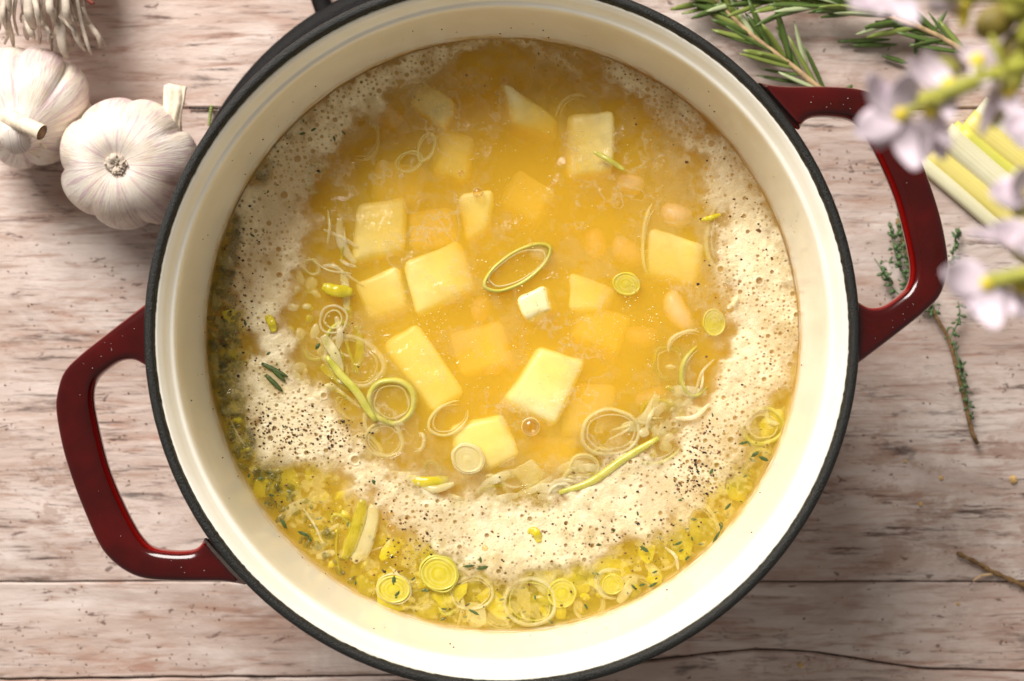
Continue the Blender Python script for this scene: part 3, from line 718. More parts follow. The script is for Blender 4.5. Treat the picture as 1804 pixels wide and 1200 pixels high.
for k_, nm_, lb_ in (('leek_yellow', 'yellow_leek_scraps', 'soft bright yellow leek scraps crowded in the broth at the front wall'), ('pulp', 'green_leek_scraps', 'soft yellow green leek scraps crowded in the broth at the front wall'), ('sediment', 'herb_sediment', 'dark olive herb sediment floating along the left pot wall'), ('leek_pale', 'pale_leek_scraps', 'soft pale leek scraps crowded in the broth along the foam')):
    tag(sc[k_].build(nm_, M[k_]), lb_, 'leek scraps', kind='stuff')
# the translucent onion piece at the front
o = potato([(900, 830), (935, 806), (962, 836), (935, 868)], .0002, .005, 'translucent fan shaped onion piece in front of the potato blocks', 'leek_pale', (0, 0), .0008)
o.name = 'onion_piece'; o['category'] = 'onion'; del o['group']
# fine shreds that nothing tells apart
shred_spots = []
for k in range(24): 
    t = rnd.random(); shred_spots.append((560 + 60*rnd.random() + 40*t*t, 400 + 300*t, 60 + rnd.uniform(-40, 40)))
for k in range(34):
    t = rnd.random(); shred_spots.append((700 + 340*t, 835 + 60*math.sin(math.pi*t)*rnd.uniform(.2, 1.0) + rnd.uniform(-12, 12), rnd.uniform(-30, 35)))
for k in range(12):
    t = rnd.random(); shred_spots.append((1100 + 150*t, 760 - 110*t + rnd.uniform(-15, 15), rnd.uniform(-80, 10)))
for k in range(20):
    a = math.radians(rnd.uniform(40, 165)); r = rnd.uniform(455, 508); shred_spots.append((886 + r*math.cos(a), 588 + r*math.sin(a), rnd.uniform(0, 180)))
for (x, y, ang) in shred_spots:
    l = rnd.uniform(14, 42); a = math.radians(ang); b = rnd.uniform(-.35, .35)*l
    dx, dy = math.cos(a)*l, math.sin(a)*l
    strip('thin pale leek shred floating along the foam edge', [(x-dx, y-dy), (x - dy*b/l, y + dx*b/l), (x+dx, y+dy)], rnd.choice([rnd.uniform(3.5, 8), rnd.uniform(3.5, 8), rnd.uniform(12, 20)]), rnd.choice(['leek_white', 'leek_white', 'leek_white', 'leek_pale', 'pulp']), rnd.uniform(.0000, .0020), .0007, 'fine leek shreds along the foam', 'leek_shred')

# ------------------------------------------------------------------ foam: a raster sheet with bubbles pressed into it
CELL = 1.5; HALF = 540; nW = int(2*HALF/CELL)
gx = (np.arange(nW)+.5)*CELL - HALF; X, Y = np.meshgrid(gx, gx)
Rr = np.hypot(X, Y); TH = np.degrees(np.arctan2(Y, X))
r_in = [(-180,358),(-170,372),(-160,374),(-149,403),(-135,424),(-128,451),(-124,464),(-118,453),(-111,474),(-104,492),(-97,503),(-90,508),(-80,502),(-75,492),(-65,464),(-60,476),(-55,486),(-48,478),(-40,452),(-30,424),(-20,404),(-10,396),(0,396),(5,388),(22,357),(33,345),(45,300),(67,284),(88,296),(108,286),(128,304),(140,308),(159,318),(170,366),(180,358)]
r_out = [(-180,452),(-176,472),(-170,494),(-160,515),(-154,526),(-150,530),(-20,530),(0,530),(4,512),(10,500),(21.5,462),(31.6,456),(37,453),(46,450),(51.6,446),(63,424),(70,438),(79,428),(92.5,414),(102.5,407),(112,390),(122,390),(130,366),(138,384),(145,398),(151,462),(155.7,488),(161.6,480),(168,470),(176,447),(180,452)]
ri_ = np.interp(TH, *zip(*r_in)); ro_ = np.interp(TH, *zip(*r_out))
nA = vnoise(nW, nW, 46, 3, 5); nB = vnoise(nW, nW, 16, 4, 4); nC = vnoise(nW, nW, 90, 5, 4); nD = vnoise(nW, nW, 8, 6, 3)
sd = np.minimum(Rr - ri_, ro_ - Rr) + 26*nA + 15*nB + 6*nD
nG = vnoise(nW, nW, 34, 23, 5, .6)
cover = sstep(sd, -26, 34) * (.66 + .28*sstep(nG + .6*nC, -.5, .6))
# lacy remains of foam in the clear outer band and thin film over the inner broth
outer_band = (Rr > ro_ - 5) & (Rr < 519)
nE = vnoise(nW, nW, 11, 16, 3, .65); nF = vnoise(nW, nW, 5, 17, 2)
lace = sstep(nE*.75 + nF*.5 + .55*nC + .35*nB, .02, .85) * 0.30 * sstep(519 - Rr, 1, 9)
cover = np.where(outer_band, np.maximum(cover, lace), cover)
tint = np.where(outer_band, sstep(-sd, -12, 14)*.9, 0)
inner_d = ri_ - Rr
film = (0.58*sstep(nA*.8 + .6*nB + .3*nE, -.25, .75) * np.exp(-np.clip(inner_d, 0, None)/48) + 0.13*sstep(nC + .55*nB, .15, .8)*np.exp(-np.clip(inner_d, 0, None)/170)) * (inner_d > -30)
rdg = sstep(1 - np.abs(nA*1.1 + .7*nB + .25*nE)*3.2, .35, 1.0)*sstep(nC + .4*nG, -.15, .6)
film = np.maximum(film, (.34*rdg + .12*sstep(nG + .5*nE, .0, .8))*(inner_d > -20)*sstep(505 - Rr, 0, 60))
cover = np.maximum(cover, film)
cover *= sstep(521.5 - Rr, 0, 4)
thick = 0.0003 + 0.0008*sstep(sd, -5, 45)*(0.8 + .35*nA)
height = thick + 0.00018*nD*cover
# bubbles
occ = np.zeros((nW, nW), bool); bub = []
tries = 15000
rad = np.concatenate([rng.uniform(5.0, 8.0, 60), rng.uniform(3.0, 5.0, 900), rng.uniform(1.5, 3.1, 26000)])
ang_ = rng.uniform(-180, 180, len(rad)); rr_ = np.sqrt(rng.uniform(.25**2, 1, len(rad)))*520
dens = vnoise(nW, nW, 50, 9, 4)
for r, a, q in zip(rad, ang_, rr_):
    x, y = q*math.cos(math.radians(a)), q*math.sin(math.radians(a))
    i, j = int((y+HALF)/CELL), int((x+HALF)/CELL)
    if sd[i, j] < 3 or (r < 5 and dens[i, j] < -.05 and rng.random() < .86): continue
    if (55 < a < 135) and r > 2.2 and rng.random() < .62: continue
    k = int(r/CELL*1.15)+1
    if occ[max(i-k, 0):i+k+1, max(j-k, 0):j+k+1].any(): continue
    occ[max(i-k+1, 0):i+k, max(j-k+1, 0):j+k] = True
    bub.append((x, y, r))
    w = int(r/CELL*1.8)+2; sl = (slice(max(i-w, 0), i+w+1), slice(max(j-w, 0), j+w+1))
    dd = np.hypot(X[sl]-x, Y[sl]-y)/r
    cover[sl] *= 1 - 0.66*(1 - sstep(dd, 0.6, 1.1))*min(1, r/3.0)
    height[sl] += LS(r)*0.22*np.exp(-((dd-1.12)/.22)**2) - np.minimum(thick[sl]*.8, LS(r)*.8)*(1 - sstep(dd, .55, 1.05))
dirt = np.clip(0.55*sstep(nA*.8 + nB*.5, .25, .95) + .9*sstep(-sd, -14, 6)*.55, 0, 1)
dirt = np.where(outer_band & (sd < 0), 0.0 + .10*sstep(nA, 0, .8), dirt)
leftd = np.exp(-((np.abs(TH) - 180)/22)**2)*outer_band                    # dark herby sediment at the left wall
dirt = np.clip(dirt + leftd*.45*sstep(nE + .5*nB, -.3, .5), 0, 1)
keep = cover > 0.02
idx = -np.ones((nW, nW), int); q = keep[:-1, :-1] | keep[1:, :-1] | keep[:-1, 1:] | keep[1:, 1:]
q &= (Rr[:-1, :-1] < 521.5)
use = np.zeros((nW, nW), bool); use[:-1, :-1] |= q; use[1:, :-1] |= q; use[:-1, 1:] |= q; use[1:, 1:] |= q
idx[use] = np.arange(use.sum())
zz = Z_SOUP + 0.0007 + height; s_ = F_PX/(CAM_H - Z_SOUP)
cs = S(886, 588)
VX = SCX + X[use]/s_; VY = SCY - Y[use]/s_; VZ = zz[use]
ii, jj = np.nonzero(q)
faces = np.stack([idx[ii, jj], idx[ii+1, jj], idx[ii+1, jj+1], idx[ii, jj+1]], 1)
me = bpy.data.meshes.new('foam'); me.vertices.add(len(VX)); me.vertices.foreach_set('co', np.stack([VX, VY, VZ], 1).astype(np.float32).ravel())
me.loops.add(faces.size); me.loops.foreach_set('vertex_index', faces.astype(np.int32).ravel())
me.polygons.add(len(faces)); me.polygons.foreach_set('loop_start', np.arange(0, faces.size, 4, dtype=np.int32)); me.polygons.foreach_set('loop_total', np.full(len(faces), 4, np.int32))
me.update(calc_edges=True); me.polygons.foreach_set('use_smooth', np.ones(len(faces), bool))
for nm, arr in (('cover', np.clip(cover*1.0, 0, 1)), ('dirt', dirt), ('tint', tint)):
    at = me.attributes.new(nm, 'FLOAT', 'POINT'); at.data.foreach_set('value', arr[use].astype(np.float32))
me.materials.append(M['foam']); fo = bpy.data.objects.new('foam', me); C.objects.link(fo)
tag(fo, 'pale bubbly foam ring on the broth along the pot wall', 'foam', kind='stuff')

# ------------------------------------------------------------------ ground pepper, herb flakes, fat droplets (uncountable)
def grain(c, r, squash=1.0):
    v = [(1, 0, 0), (-1, 0, 0), (0, 1, 0), (0, -1, 0), (0, 0, 1), (0, 0, -1)]
    a = rnd.random()*6.28; ca, sa = math.cos(a), math.sin(a)
    V = []
    for x, y, z in v:
        k = r*rnd.uniform(.65, 1.3); V.append((c[0] + (x*ca - y*sa)*k, c[1] + (x*sa + y*ca)*k*.8, c[2] + z*r*squash))
    return V, [(0, 2, 4), (2, 1, 4), (1, 3, 4), (3, 0, 4), (2, 0, 5), (1, 2, 5), (3, 1, 5), (0, 3, 5)]
def top_at(px, py):
    x, y = px - 886, py - 588; i, j = int((y+HALF)/CELL), int((x+HALF)/CELL)
    if 0 <= i < nW and 0 <= j < nW and cover[i, j] > .3: return float(zz[i, j])
    return Z_SOUP + 0.0006
pe, sp = MB(), MB()
def speck(px, py, r=None):
    if math.hypot(px-886, py-588) > 516: return
    p = P(px, py, top_at(px, py)); r = r or abs(rnd.gauss(1.5, .7)) + .55
    (pe if rnd.random() < .36 else sp).add(*grain((p.x, p.y, p.z + LS(r)*.3), LS(r), .7))
for (cx, cy, sx, sy, k) in [(520, 765, 60, 22, 170), (450, 745, 20, 22, 40), (620, 770, 30, 30, 40), (1232, 806, 22, 34, 110), (1215, 850, 20, 18, 60), (730, 965, 30, 26, 65), (640, 905, 50, 40, 40),
                            (1090, 940, 60, 30, 60), (1150, 1000, 30, 20, 14), (900, 960, 110, 40, 40), (420, 600, 22, 90, 70), (430, 460, 22, 90, 50), (480, 850, 40, 40, 35), (1290, 760, 30, 60, 30),
                            (1280, 480, 40, 80, 14), (560, 680, 40, 60, 30), (1000, 870, 90, 30, 14), (800, 900, 80, 40, 20)]:
    for _ in range(k): speck(rnd.gauss(cx, sx), rnd.gauss(cy, sy))
for _ in range(130):
    a = rnd.uniform(0, 6.283); r = rnd.uniform(430, 514); speck(886 + r*math.cos(a), 588 + r*math.sin(a))
pe.build('pepper_grains', M['pepper'], smooth=False); sp.build('spice_grains', M['spice'], smooth=False)
tag(bpy.data.objects['pepper_grains'], 'black pepper grains scattered over the foam and the broth edge', 'pepper', kind='stuff')
tag(bpy.data.objects['spice_grains'], 'brown ground spice grains scattered over the foam', 'spice', kind='stuff')

hf = MB()
def flake(c, l, w, ang, lift=0):
    ca, sa = math.cos(ang), math.sin(ang); V = []
    for (u, v, z) in [(-1, 0, 0), (-.4, .8, .25), (.4, .8, .25), (1, 0, 0), (.4, -.8, 0), (-.4, -.8, 0), (0, 0, .5)]:
        V.append((c[0] + u*l*ca - v*w*sa, c[1] + u*l*sa + v*w*ca, c[2] + z*w*.8 + lift))
    return V, [(0, 1, 6), (1, 2, 6), (2, 3, 6), (3, 4, 6), (4, 5, 6), (5, 0, 6), (5, 4, 3, 2, 1, 0)]
for _ in range(105):
    a = math.radians(rnd.choice([rnd.uniform(20, 215), rnd.uniform(150, 235), rnd.uniform(20, 70), rnd.uniform(80, 150)])); r = min(514, rnd.triangular(380, 517, 512))
    px, py = 886 + r*math.cos(a), 588 + r*math.sin(a); p = P(px, py, top_at(px, py)); sz = rnd.uniform(2.0, 5.0)
    hf.add(*flake(p, LS(sz*1.3), LS(sz*.55), rnd.uniform(0, 6.28)))
for (px, py, l, w, an) in [(694, 1022, 9, 4, 1.5), (700, 1046, 9, 4, 1.2), (659, 848, 7, 4, 2), (1135, 967, 10, 4, -.6), (1195, 957, 8, 3, .4), (835, 1078, 12, 3, -.5), (500, 922, 12, 4, -1), (535, 940, 12, 4, -.4),
                           (1330, 800, 9, 4, .6), (1345, 808, 10, 4, -.4), (1310, 780, 9, 3, .2), (1253, 830, 7, 3, 1), (560, 610, 7, 4, 1), (1282, 892, 9, 3, .8), (1262, 945, 14, 3, 1.0), (1150, 1030, 10, 3, .5), (850, 1000, 12, 4, .2), (826, 997, 12, 3, .1)]:
    p = P(px, py, top_at(px, py)); hf.add(*flake(p, LS(l), LS(w), an, .0006))
tag(hf.build('herb_flakes', M['herb'], smooth=False), 'tiny green thyme flakes floating along the pot wall', 'herbs', kind='stuff')
# a few specks stuck to the cream wall above the broth
wf = MB()
for _ in range(46):
    a = rnd.uniform(0, 6.283); d = rnd.uniform(.012, .049); rr = np.interp(d, [.008, .011, .017, .030, .050], [ri-.0052, ri-.0059, ri-.0062, ri-.0068, ri-.0079])
    sz = LS(rnd.uniform(.7, 2.0)); p = (PX + (rr-.0002)*math.cos(a), PY + (rr-.0002)*math.sin(a), Z_RIM - d); wf.add(*grain(p, sz, 1.0))
tag(wf.build('wall_specks', M['spice'], smooth=False), 'small dried specks on the cream wall above the broth', 'specks', kind='stuff')
ws = MB()
for _ in range(70):
    a = rnd.uniform(0, 6.283); d = rnd.triangular(.010, .049, .047); rr = np.interp(d, [.008, .011, .017, .030, .050], [ri-.0052, ri-.0059, ri-.0062, ri-.0068, ri-.0079])
    sz = LS(rnd.uniform(.8, 2.4)); V, F = flake((0, 0, 0), sz, sz*rnd.uniform(.5, 1.0), rnd.uniform(0, 6.28)); q = Vector((-math.cos(a), -math.sin(a), 0)).to_track_quat('Z', 'Y').to_matrix()
    ws.add([q @ Vector(v) + Vector((PX + (rr-.0001)*math.cos(a), PY + (rr-.0001)*math.sin(a), Z_RIM - d)) for v in V], F)
tag(ws.build('broth_splashes', M['splash']), 'small dried yellow broth splashes on the cream wall', 'splashes', kind='stuff')
fd = MB()
for _ in range(2600):
    if rnd.random() < .6: px, py = rnd.choice([(1080, 560), (760, 590), (900, 330), (1150, 240), (700, 640), (860, 520), (1000, 600)]); px += rnd.gauss(0, 70); py += rnd.gauss(0, 60)
    else:
        a = rnd.uniform(0, 6.283); r = 460*math.sqrt(rnd.random()); px, py = 886 + r*math.cos(a), 588 + r*math.sin(a)
    if mnoise.noise(Vector((px*.022, py*.022, 5))) < -.05: continue
    r = LS(abs(rnd.gauss(.55, .45)) + .35); p = P(px, py, Z_SOUP + 0.0003)
    fd.add(*grain((p.x, p.y, p.z), r, .5))
tag(fd.build('fat_droplets', M['fat']), 'fine pale fat droplets on the golden broth', 'droplets', kind='stuff')

# bubbles big enough to single out
def bubble(px, py, r, label):
    R0 = LS(r); bm = bmesh.new(); bmesh.ops.create_uvsphere(bm, u_segments=24, v_segments=14, radius=R0)
    for v in bm.verts: v.co.z *= .8
    o = from_bm('bubble', bm, M['bubble']); p = S(px, py, 0); o.location = (p.x, p.y, Z_SOUP + R0*.35)
    bm2 = bmesh.new(); n = 28
    V, F = tube([(R0*.98*math.cos(t), R0*.98*math.sin(t), 0) for t in np.linspace(0, 2*math.pi, n)], R0*.045, 6, False)
    bm2.free(); mesh_obj('film_edge', V, F, M['fat'], o)
    return tag(o, label, 'bubble', 'clear bubbles on the broth')
for b in [(935, 752, 16, 'largest clear bubble, between the two bright front potato blocks'), (888, 143, 7, 'clear bubble at the corner of the long potato chunk at the back'), (842, 340, 9, 'clear bubble on top of the narrow potato chunk above the green ring'),
          (481, 482, 7, 'clear bubble in the left foam'), (546, 335, 8, 'clear bubble beside the leek loop in the left foam'), (812, 305, 5, 'small clear bubble near the thin looped leek thread'), (855, 965, 8, 'clear bubble in the front foam'), (688, 905, 8, 'clear bubble in the lower left foam, above a second one'), (690, 930, 9, 'clear bubble in the lower left foam, below a second one')]: bubble(*b)

# rosemary needles floating on the left foam
def needle_geo(l, w, curl=0.15):
    V = []; F = []; n, m = 7, 6
    for i in range(n):
        t = i/(n-1); ww = w*(0.35 + 0.65*math.sin(math.pi*min(1, .12+t*.80))) * (1 if t < .95 else .45)
        for k in range(m):
            a = 2*math.pi*k/m; V.append((t*l, ww*math.cos(a), ww*.42*math.sin(a) + curl*l*t*t))
    for i in range(n-1):
        for k in range(m): F.append((i*m+k, i*m+(k+1) % m, (i+1)*m+(k+1) % m, (i+1)*m+k))
    F.append(tuple(range(m))[::-1]); F.append(tuple((n-1)*m+k for k in range(m))); return V, F
for (a, b, lab) in [((463, 640), (510, 664), 'upper rosemary needle floating on the left foam'), ((470, 660), (500, 689), 'lower rosemary needle floating on the left foam'), ((478, 646), (505, 672), 'middle rosemary needle floating on the left foam')]:
    pa, pb = S(*a), S(*b); V, F = needle_geo((pb-pa).length, LS(4.2), .02); o = mesh_obj('rosemary_needle', V, F, M['herb'])
    o.location = (pa.x, pa.y, Z_SOUP + .0028); o.rotation_euler[2] = math.atan2(pb.y-pa.y, pb.x-pa.x); tag(o, lab, 'herb needle', 'rosemary needles on the foam')

# splashes and salt on the rim and the handles
sg = MB()
for _ in range(150):
    a = rnd.choice([rnd.uniform(-1.25, -.6), rnd.uniform(2.9, 4.0), rnd.uniform(0, 6.28)]); r = rnd.uniform(ri+.001, ro-.001)
    sg.add(*grain((PX + r*math.cos(a), PY + r*math.sin(a), Z_RIM + .0004), R(rnd.uniform(.6, 1.5)), .7))
ha, hb = spline(h_out, 60), spline(h_inn, 60)
for _ in range(34):
    i = rnd.choice([rnd.randrange(4, 56), rnd.randrange(46, 57), rnd.randrange(4, 14)]); f = rnd.uniform(.25, .75); q = ha[i]*f + hb[i]*(1-f); p = P(q[0], q[1], Zh)
    t = i/59; z = Zh - .003*math.sin(math.pi*t) + .0054
    if rnd.random() < .5: p = Vector((2*PX - p.x, 2*PY - p.y, 0))
    sg.add(*grain((p.x, p.y, z), R(rnd.uniform(.4, 1.0)), .6))
tag(sg.build('salt_grains', M['salt']), 'tiny white salt grains and splashes on the black rim and red handles', 'salt', kind='stuff')

# ------------------------------------------------------------------ garlic bulbs
def bulb_geo(Rb, cloves, seed, neck=0.0):
    """a bulb of radius Rb about z (root at -z, neck at +z): verts, faces, phi, along"""
    V = []; F = []; ph = []; al = []; nu, nv = 44, 96
    prof = [(0.0, -.70), (.10, -.72), (.20, -.76), (.34, -.80), (.55, -.76), (.76, -.62), (.92, -.38), (1.0, -.08), (.98, .20), (.86, .46), (.66, .68), (.44, .86), (.30, 1.04), (.22, 1.22)]
    pr = spline(prof, nu)
    rr = random.Random(seed); offs = [rr.uniform(-.16, .16) for _ in range(cloves)]; amps = [rr.uniform(.6, 1.25) for _ in range(cloves)]
    for i in range(nu):
        r, z = pr[i]; t = i/(nu-1); w = (max(0, math.sin(math.pi*min(1, t*1.15)))**.8)*sstep(np.float64(t), .10, .42) if t < .87 else .15
        for k in range(nv):
            a = 2*math.pi*k/nv; f = a/(2*math.pi)*cloves; c = int(f) % cloves
            lob = abs(math.sin(math.pi*(f + offs[c]*math.sin(math.pi*(f % 1)))))**.45 * amps[c]
            R2 = r*(1 + .15*(lob-.75)*w + .03*mnoise.noise(Vector((math.cos(a)*1.5, math.sin(a)*1.5, z*1.5+seed))))
            V.append(Vector((R2*Rb*math.cos(a), R2*Rb*math.sin(a), z*Rb + .03*Rb*(lob-.5)*w))); ph.append(a); al.append(t)
    for i in range(nu-1):
        for k in range(nv): F.append((i*nv+k, i*nv+(k+1) % nv, (i+1)*nv+(k+1) % nv, (i+1)*nv+k))
    F.append(tuple((nu-1)*nv+k for k in range(nv)))
    return V, F, ph, al
def garlic(label, px, py, Rpx, axis, seed, zc, cloves=9):
    c = P(px, py, zc); Rb = L(Rpx, zc); root = tag(empty('garlic_bulb', (c.x, c.y, 0)), label, 'garlic', 'garlic bulbs at the upper left')
    q = Vector((0, 0, 1)).rotation_difference(Vector(axis).normalized()); mt = Matrix.Translation((0, 0, zc)) @ q.to_matrix().to_4x4()
    V, F, ph, al = bulb_geo(Rb, cloves, seed)
    mesh_obj('skin', [mt @ v for v in V], F, M['garlic'], root, attrs={'phi': [math.cos(a)*1.0 + math.sin(a)*2.3 + 0*a if False else (a if a < math.pi else 2*math.pi - a)*1.0 + (3.3 if a > math.pi else 0)*0 for a in ph], 'along': al})
    return root, mt, Rb, c
# the right bulb: root plate up towards the viewer
g, mt, Rb, c = garlic('right garlic bulb with its root plate facing up, tucked against the pot rim', 226, 288, 118, (-.04, .14, -1), 4, .029, 7)
mb = MB()
for k in range(60):
    a = rnd.uniform(0, 6.283); r = Rb*.15*math.sqrt(rnd.random()); l = rnd.uniform(.03, .10)*Rb
    p0 = Vector((r*math.cos(a), r*math.sin(a), -.72*Rb)); p1 = p0 + Vector((rnd.gauss(0, .3), rnd.gauss(0, .3), -1))*l
    V, F = tube([mt @ p0, mt @ ((p0+p1)/2), mt @ p1], [.0006, .0005, .0003], 6); mb.add(V, F)
bmr = mb.build('root_stubs', M['root'], g); tag(bmr, kind='stuff')
V, F = lathe([(0, -.74*Rb), (.03*Rb, -.75*Rb), (.08*Rb, -.80*Rb), (.12*Rb, -.79*Rb), (.15*Rb, -.75*Rb), (.16*Rb, -.70*Rb)], 30, jitter=lambda j, a: .015*Rb*math.sin(a*7+j)+.012*Rb*math.sin(a*13+j*2))
mesh_obj('root_plate', [mt @ Vector(v) for v in V], F, M['root'], g)
s0 = [P(280, 262, .026), P(298, 222, .030), P(305, 190, .032), P(308, 152, .031)]
V, F = tube(spline([tuple(p - Vector((c.x, c.y, 0))) for p in s0], 14), [.0120, .0112, .0100, .0088, .0076, .0066, .0058, .0052, .0048, .0046, .0045, .0045, .0047, .0049], 24, flat=.62)
V = [Vector(v) + Vector((0, 0, 0.0006*math.sin((i % 24)*1.9))) + Vector((0.0012*mnoise.noise(Vector(v)*150), 0.0010*mnoise.noise(Vector(v)*190), 0)) for i, v in enumerate(V)]
mesh_obj('stem', V, F, M['garlic_dry'], g)
# the left bulb: on its side, cut stem pointing down to the right
g, mt, Rb, c = garlic('left garlic bulb on its side with a short cut stem and torn papery skin', 52, 188, 108, (.10, -.52, .72), 8, .027, 8)
st = [P(10, 205, .046), P(35, 216, .058), P(58, 226, .063), P(74, 234, .064)]
V, F = tube(spline([tuple(p - Vector((c.x, c.y, 0))) for p in st], 12), [.0052, .0048, .0044, .004, .0037, .0035, .0033, .0032, .0032, .0032, .0033, .0034], 18, caps=False)
mesh_obj('stem', V, F, M['garlic_dry'], g)
ax = (st[-1] - st[-2]).normalized(); e = st[-1] - Vector((c.x, c.y, 0)) - ax*.0006
V, F = tube([e - ax*.002, e], [.0029, .0029], 16); mesh_obj('stem_core', V, F, M['garlic_core'], g)
for (pts, w) in [([(-10, 205), (25, 222), (60, 243), (82, 262)], .0022), ([(-10, 225), (20, 238), (45, 250), (75, 258)], .0026), ([(-5, 240), (25, 255), (50, 265), (70, 278)], .0018)]:
    pp = [P(x, y, .052 - i*.003) - Vector((c.x, c.y, 0)) for i, (x, y) in enumerate(pts)]
    V, F = tube(spline([tuple(p) for p in pp], 12), [w*(.6+.4*math.sin(i*.5)) for i in range(11)] + [w*.3], 10, flat=.3); mesh_obj('papery_skin', V, F, M['garlic_dry'], g)
# the top left bulb: mostly out of the frame, its long dried roots hang into view
g, mt, Rb, c = garlic('garlic bulb at the top left corner, long dry roots hanging into view', 70, -90, 100, (.0, .85, -.35), 12, .027, 8)
g0 = Vector((c.x, c.y, 0))
root_ends = [(20, 55), (32, 62), (48, 70), (8, 78), (24, 84), (60, 70), (70, 78), (92, 92), (108, 100), (118, 102), (100, 60), (112, 50), (150, 90), (162, 98), (140, 76), (186, 82), (176, 84), (170, 60), (132, 70), (60, 52), (38, 40), (-8, 60), (-14, 84), (84, 74), (124, 92), (156, 66)]
for k, (x, y) in enumerate(root_ends):
    bx = 10 + (x-10)*.75 + rnd.uniform(-10, 10); z1 = rnd.uniform(.020, .045)
    pp = [P(bx, -40, .040 + rnd.uniform(-.01, .012)), P(bx + (x-bx)*.3 + rnd.uniform(-10, 10), y*.3, .046 + rnd.uniform(-.012, .012)), P(bx + (x-bx)*.75 + rnd.uniform(-6, 6), y*.75, z1 + .004), P(x, y, z1)]
    w = rnd.choice([.0009, .0013, .0018, .0022])
    V, F = tube([Vector(p) - g0 for p in spline([tuple(p) for p in pp], 14)], [w]*11 + [w*.9, w*.8, w*.4], 7, flat=.55); mesh_obj('root', V, F, M['root'], g)
pp = [P(100, 20, .040), P(112, 44, .041), P(106, 62, .040), P(88, 66, .038)]
V, F = tube([Vector(p) - g0 for p in spline([tuple(p) for p in pp], 16)], [.0007]*16, 7); mesh_obj('root', V, F, M['root'], g)
for pts in ([(148, -6), (158, 2), (166, 7)], [(112, -4), (118, 4), (116, 14)]):
    V, F = tube([Vector(p) - g0 for p in spline([tuple(P(x, y, .050)) for x, y in pts], 10)], [.0009]*9+[.0004], 7, flat=.5); mesh_obj('reddish_shred', V, F, M['red_skin'], g)

# ------------------------------------------------------------------ rosemary sprigs, thyme, twigs
def sprig(label, pts, z, n_needles, lmin, lmax, seed, w=.0011, group='rosemary sprigs at the upper right', spread=(18, 50), wid=4.6):
    rr = random.Random(seed); P3 = [P(x, y, z + (zz_ if zz_ else 0)) for x, y, zz_ in pts]; c = P3[0].copy(); c.z = 0
    root = tag(empty('rosemary_sprig', c), label, 'herb sprig', group)
    q = spline([tuple(p - c) for p in P3], 40)
    V, F = tube([Vector(p) for p in q], [w*(1-.5*i/39) for i in range(40)], 8); mesh_obj('stem', V, F, M['sprig_stem'], root)
    base = {}
    for key in ('needle', 'needle_light', 'needle_back'):
        V, F = needle_geo(1.0, .047, .06); o = mesh_obj('needle_source', V, F, M[key]); base[key] = o.data; bpy.data.objects.remove(o)
    for k in range(n_needles):
        t = (k + rr.random())/n_needles; i = min(38, int(t*39)); p = Vector(q[i]); d = (Vector(q[i+1]) - Vector(q[i])).normalized()
        side = 1 if k % 2 else -1
        ang = math.radians(rr.uniform(*spread))*side; a = math.atan2(d.y, d.x) + ang
        l = L(rr.uniform(lmin, lmax)*(1 - .25*t), z)
        o = bpy.data.objects.new('needle', base[rr.choices(['needle', 'needle_light', 'needle_back'], [.62, .28, .10])[0]]); C.objects.link(o); o.parent = root
        o.location = p; up = rr.uniform(-.10, .35); o.rotation_euler = (rr.uniform(-.8, .8), -up, a); ww = L(wid, z)/.047*rr.uniform(.8, 1.15); o.scale = (l, ww, ww)
    return root
sprig('rosemary sprig in front, slanting down to the red handle', [(1455, 165, .004), (1390, 112, .006), (1320, 58, .007), (1250, -10, .006), (1200, -60, .004)], .004, 38, 75, 125, 3, spread=(14, 36), w=.0014, wid=5.4)
sprig('rosemary sprig lying flat along the top edge, thick dark needles', [(1620, 30, .006), (1530, 14, .008), (1430, 6, .008), (1330, 4, .006), (1240, 2, .004)], .005, 46, 75, 125, 5, spread=(5, 28), wid=5.2)
sprig('rosemary sprig at the top right, woody end behind the blossoms', [(1705, 96, .004), (1650, 62, .006), (1580, 34, .008), (1500, 10, .008), (1420, -20, .006)], .004, 34, 70, 120, 9, spread=(8, 40), w=.0014, wid=5.2)
for (a, b, lab) in [((1476, 73), (1568, 70), 'upper of two loose rosemary needles near the flat sprig'), ((1500, 80), (1580, 79), 'lower of two loose rosemary needles near the flat sprig'), ((1640, 64), (1668, 18), 'dark rosemary needle pointing up beside the top blossoms'),
                    ((1555, 98), (1600, 112), 'rosemary needle left of the blossom cluster'), ((1612, 96), (1620, 48), 'rosemary needle pointing up at the woody sprig end'), ((1488, 162), (1502, 150), 'tiny rosemary bit at the top of the right handle'), ((1604, 142), (1611, 120), 'short rosemary bit under the blossoms')]:
    pa, pb = P(*a, .003), P(*b, .003); V, F = needle_geo((pb-pa).length, L(4.5), .03); o = mesh_obj('rosemary_needle', V, F, M['needle'])
    o.location = pa; o.rotation_euler[2] = math.atan2(pb.y-pa.y, pb.x-pa.x); tag(o, lab, 'herb needle', 'loose rosemary needles on the table')

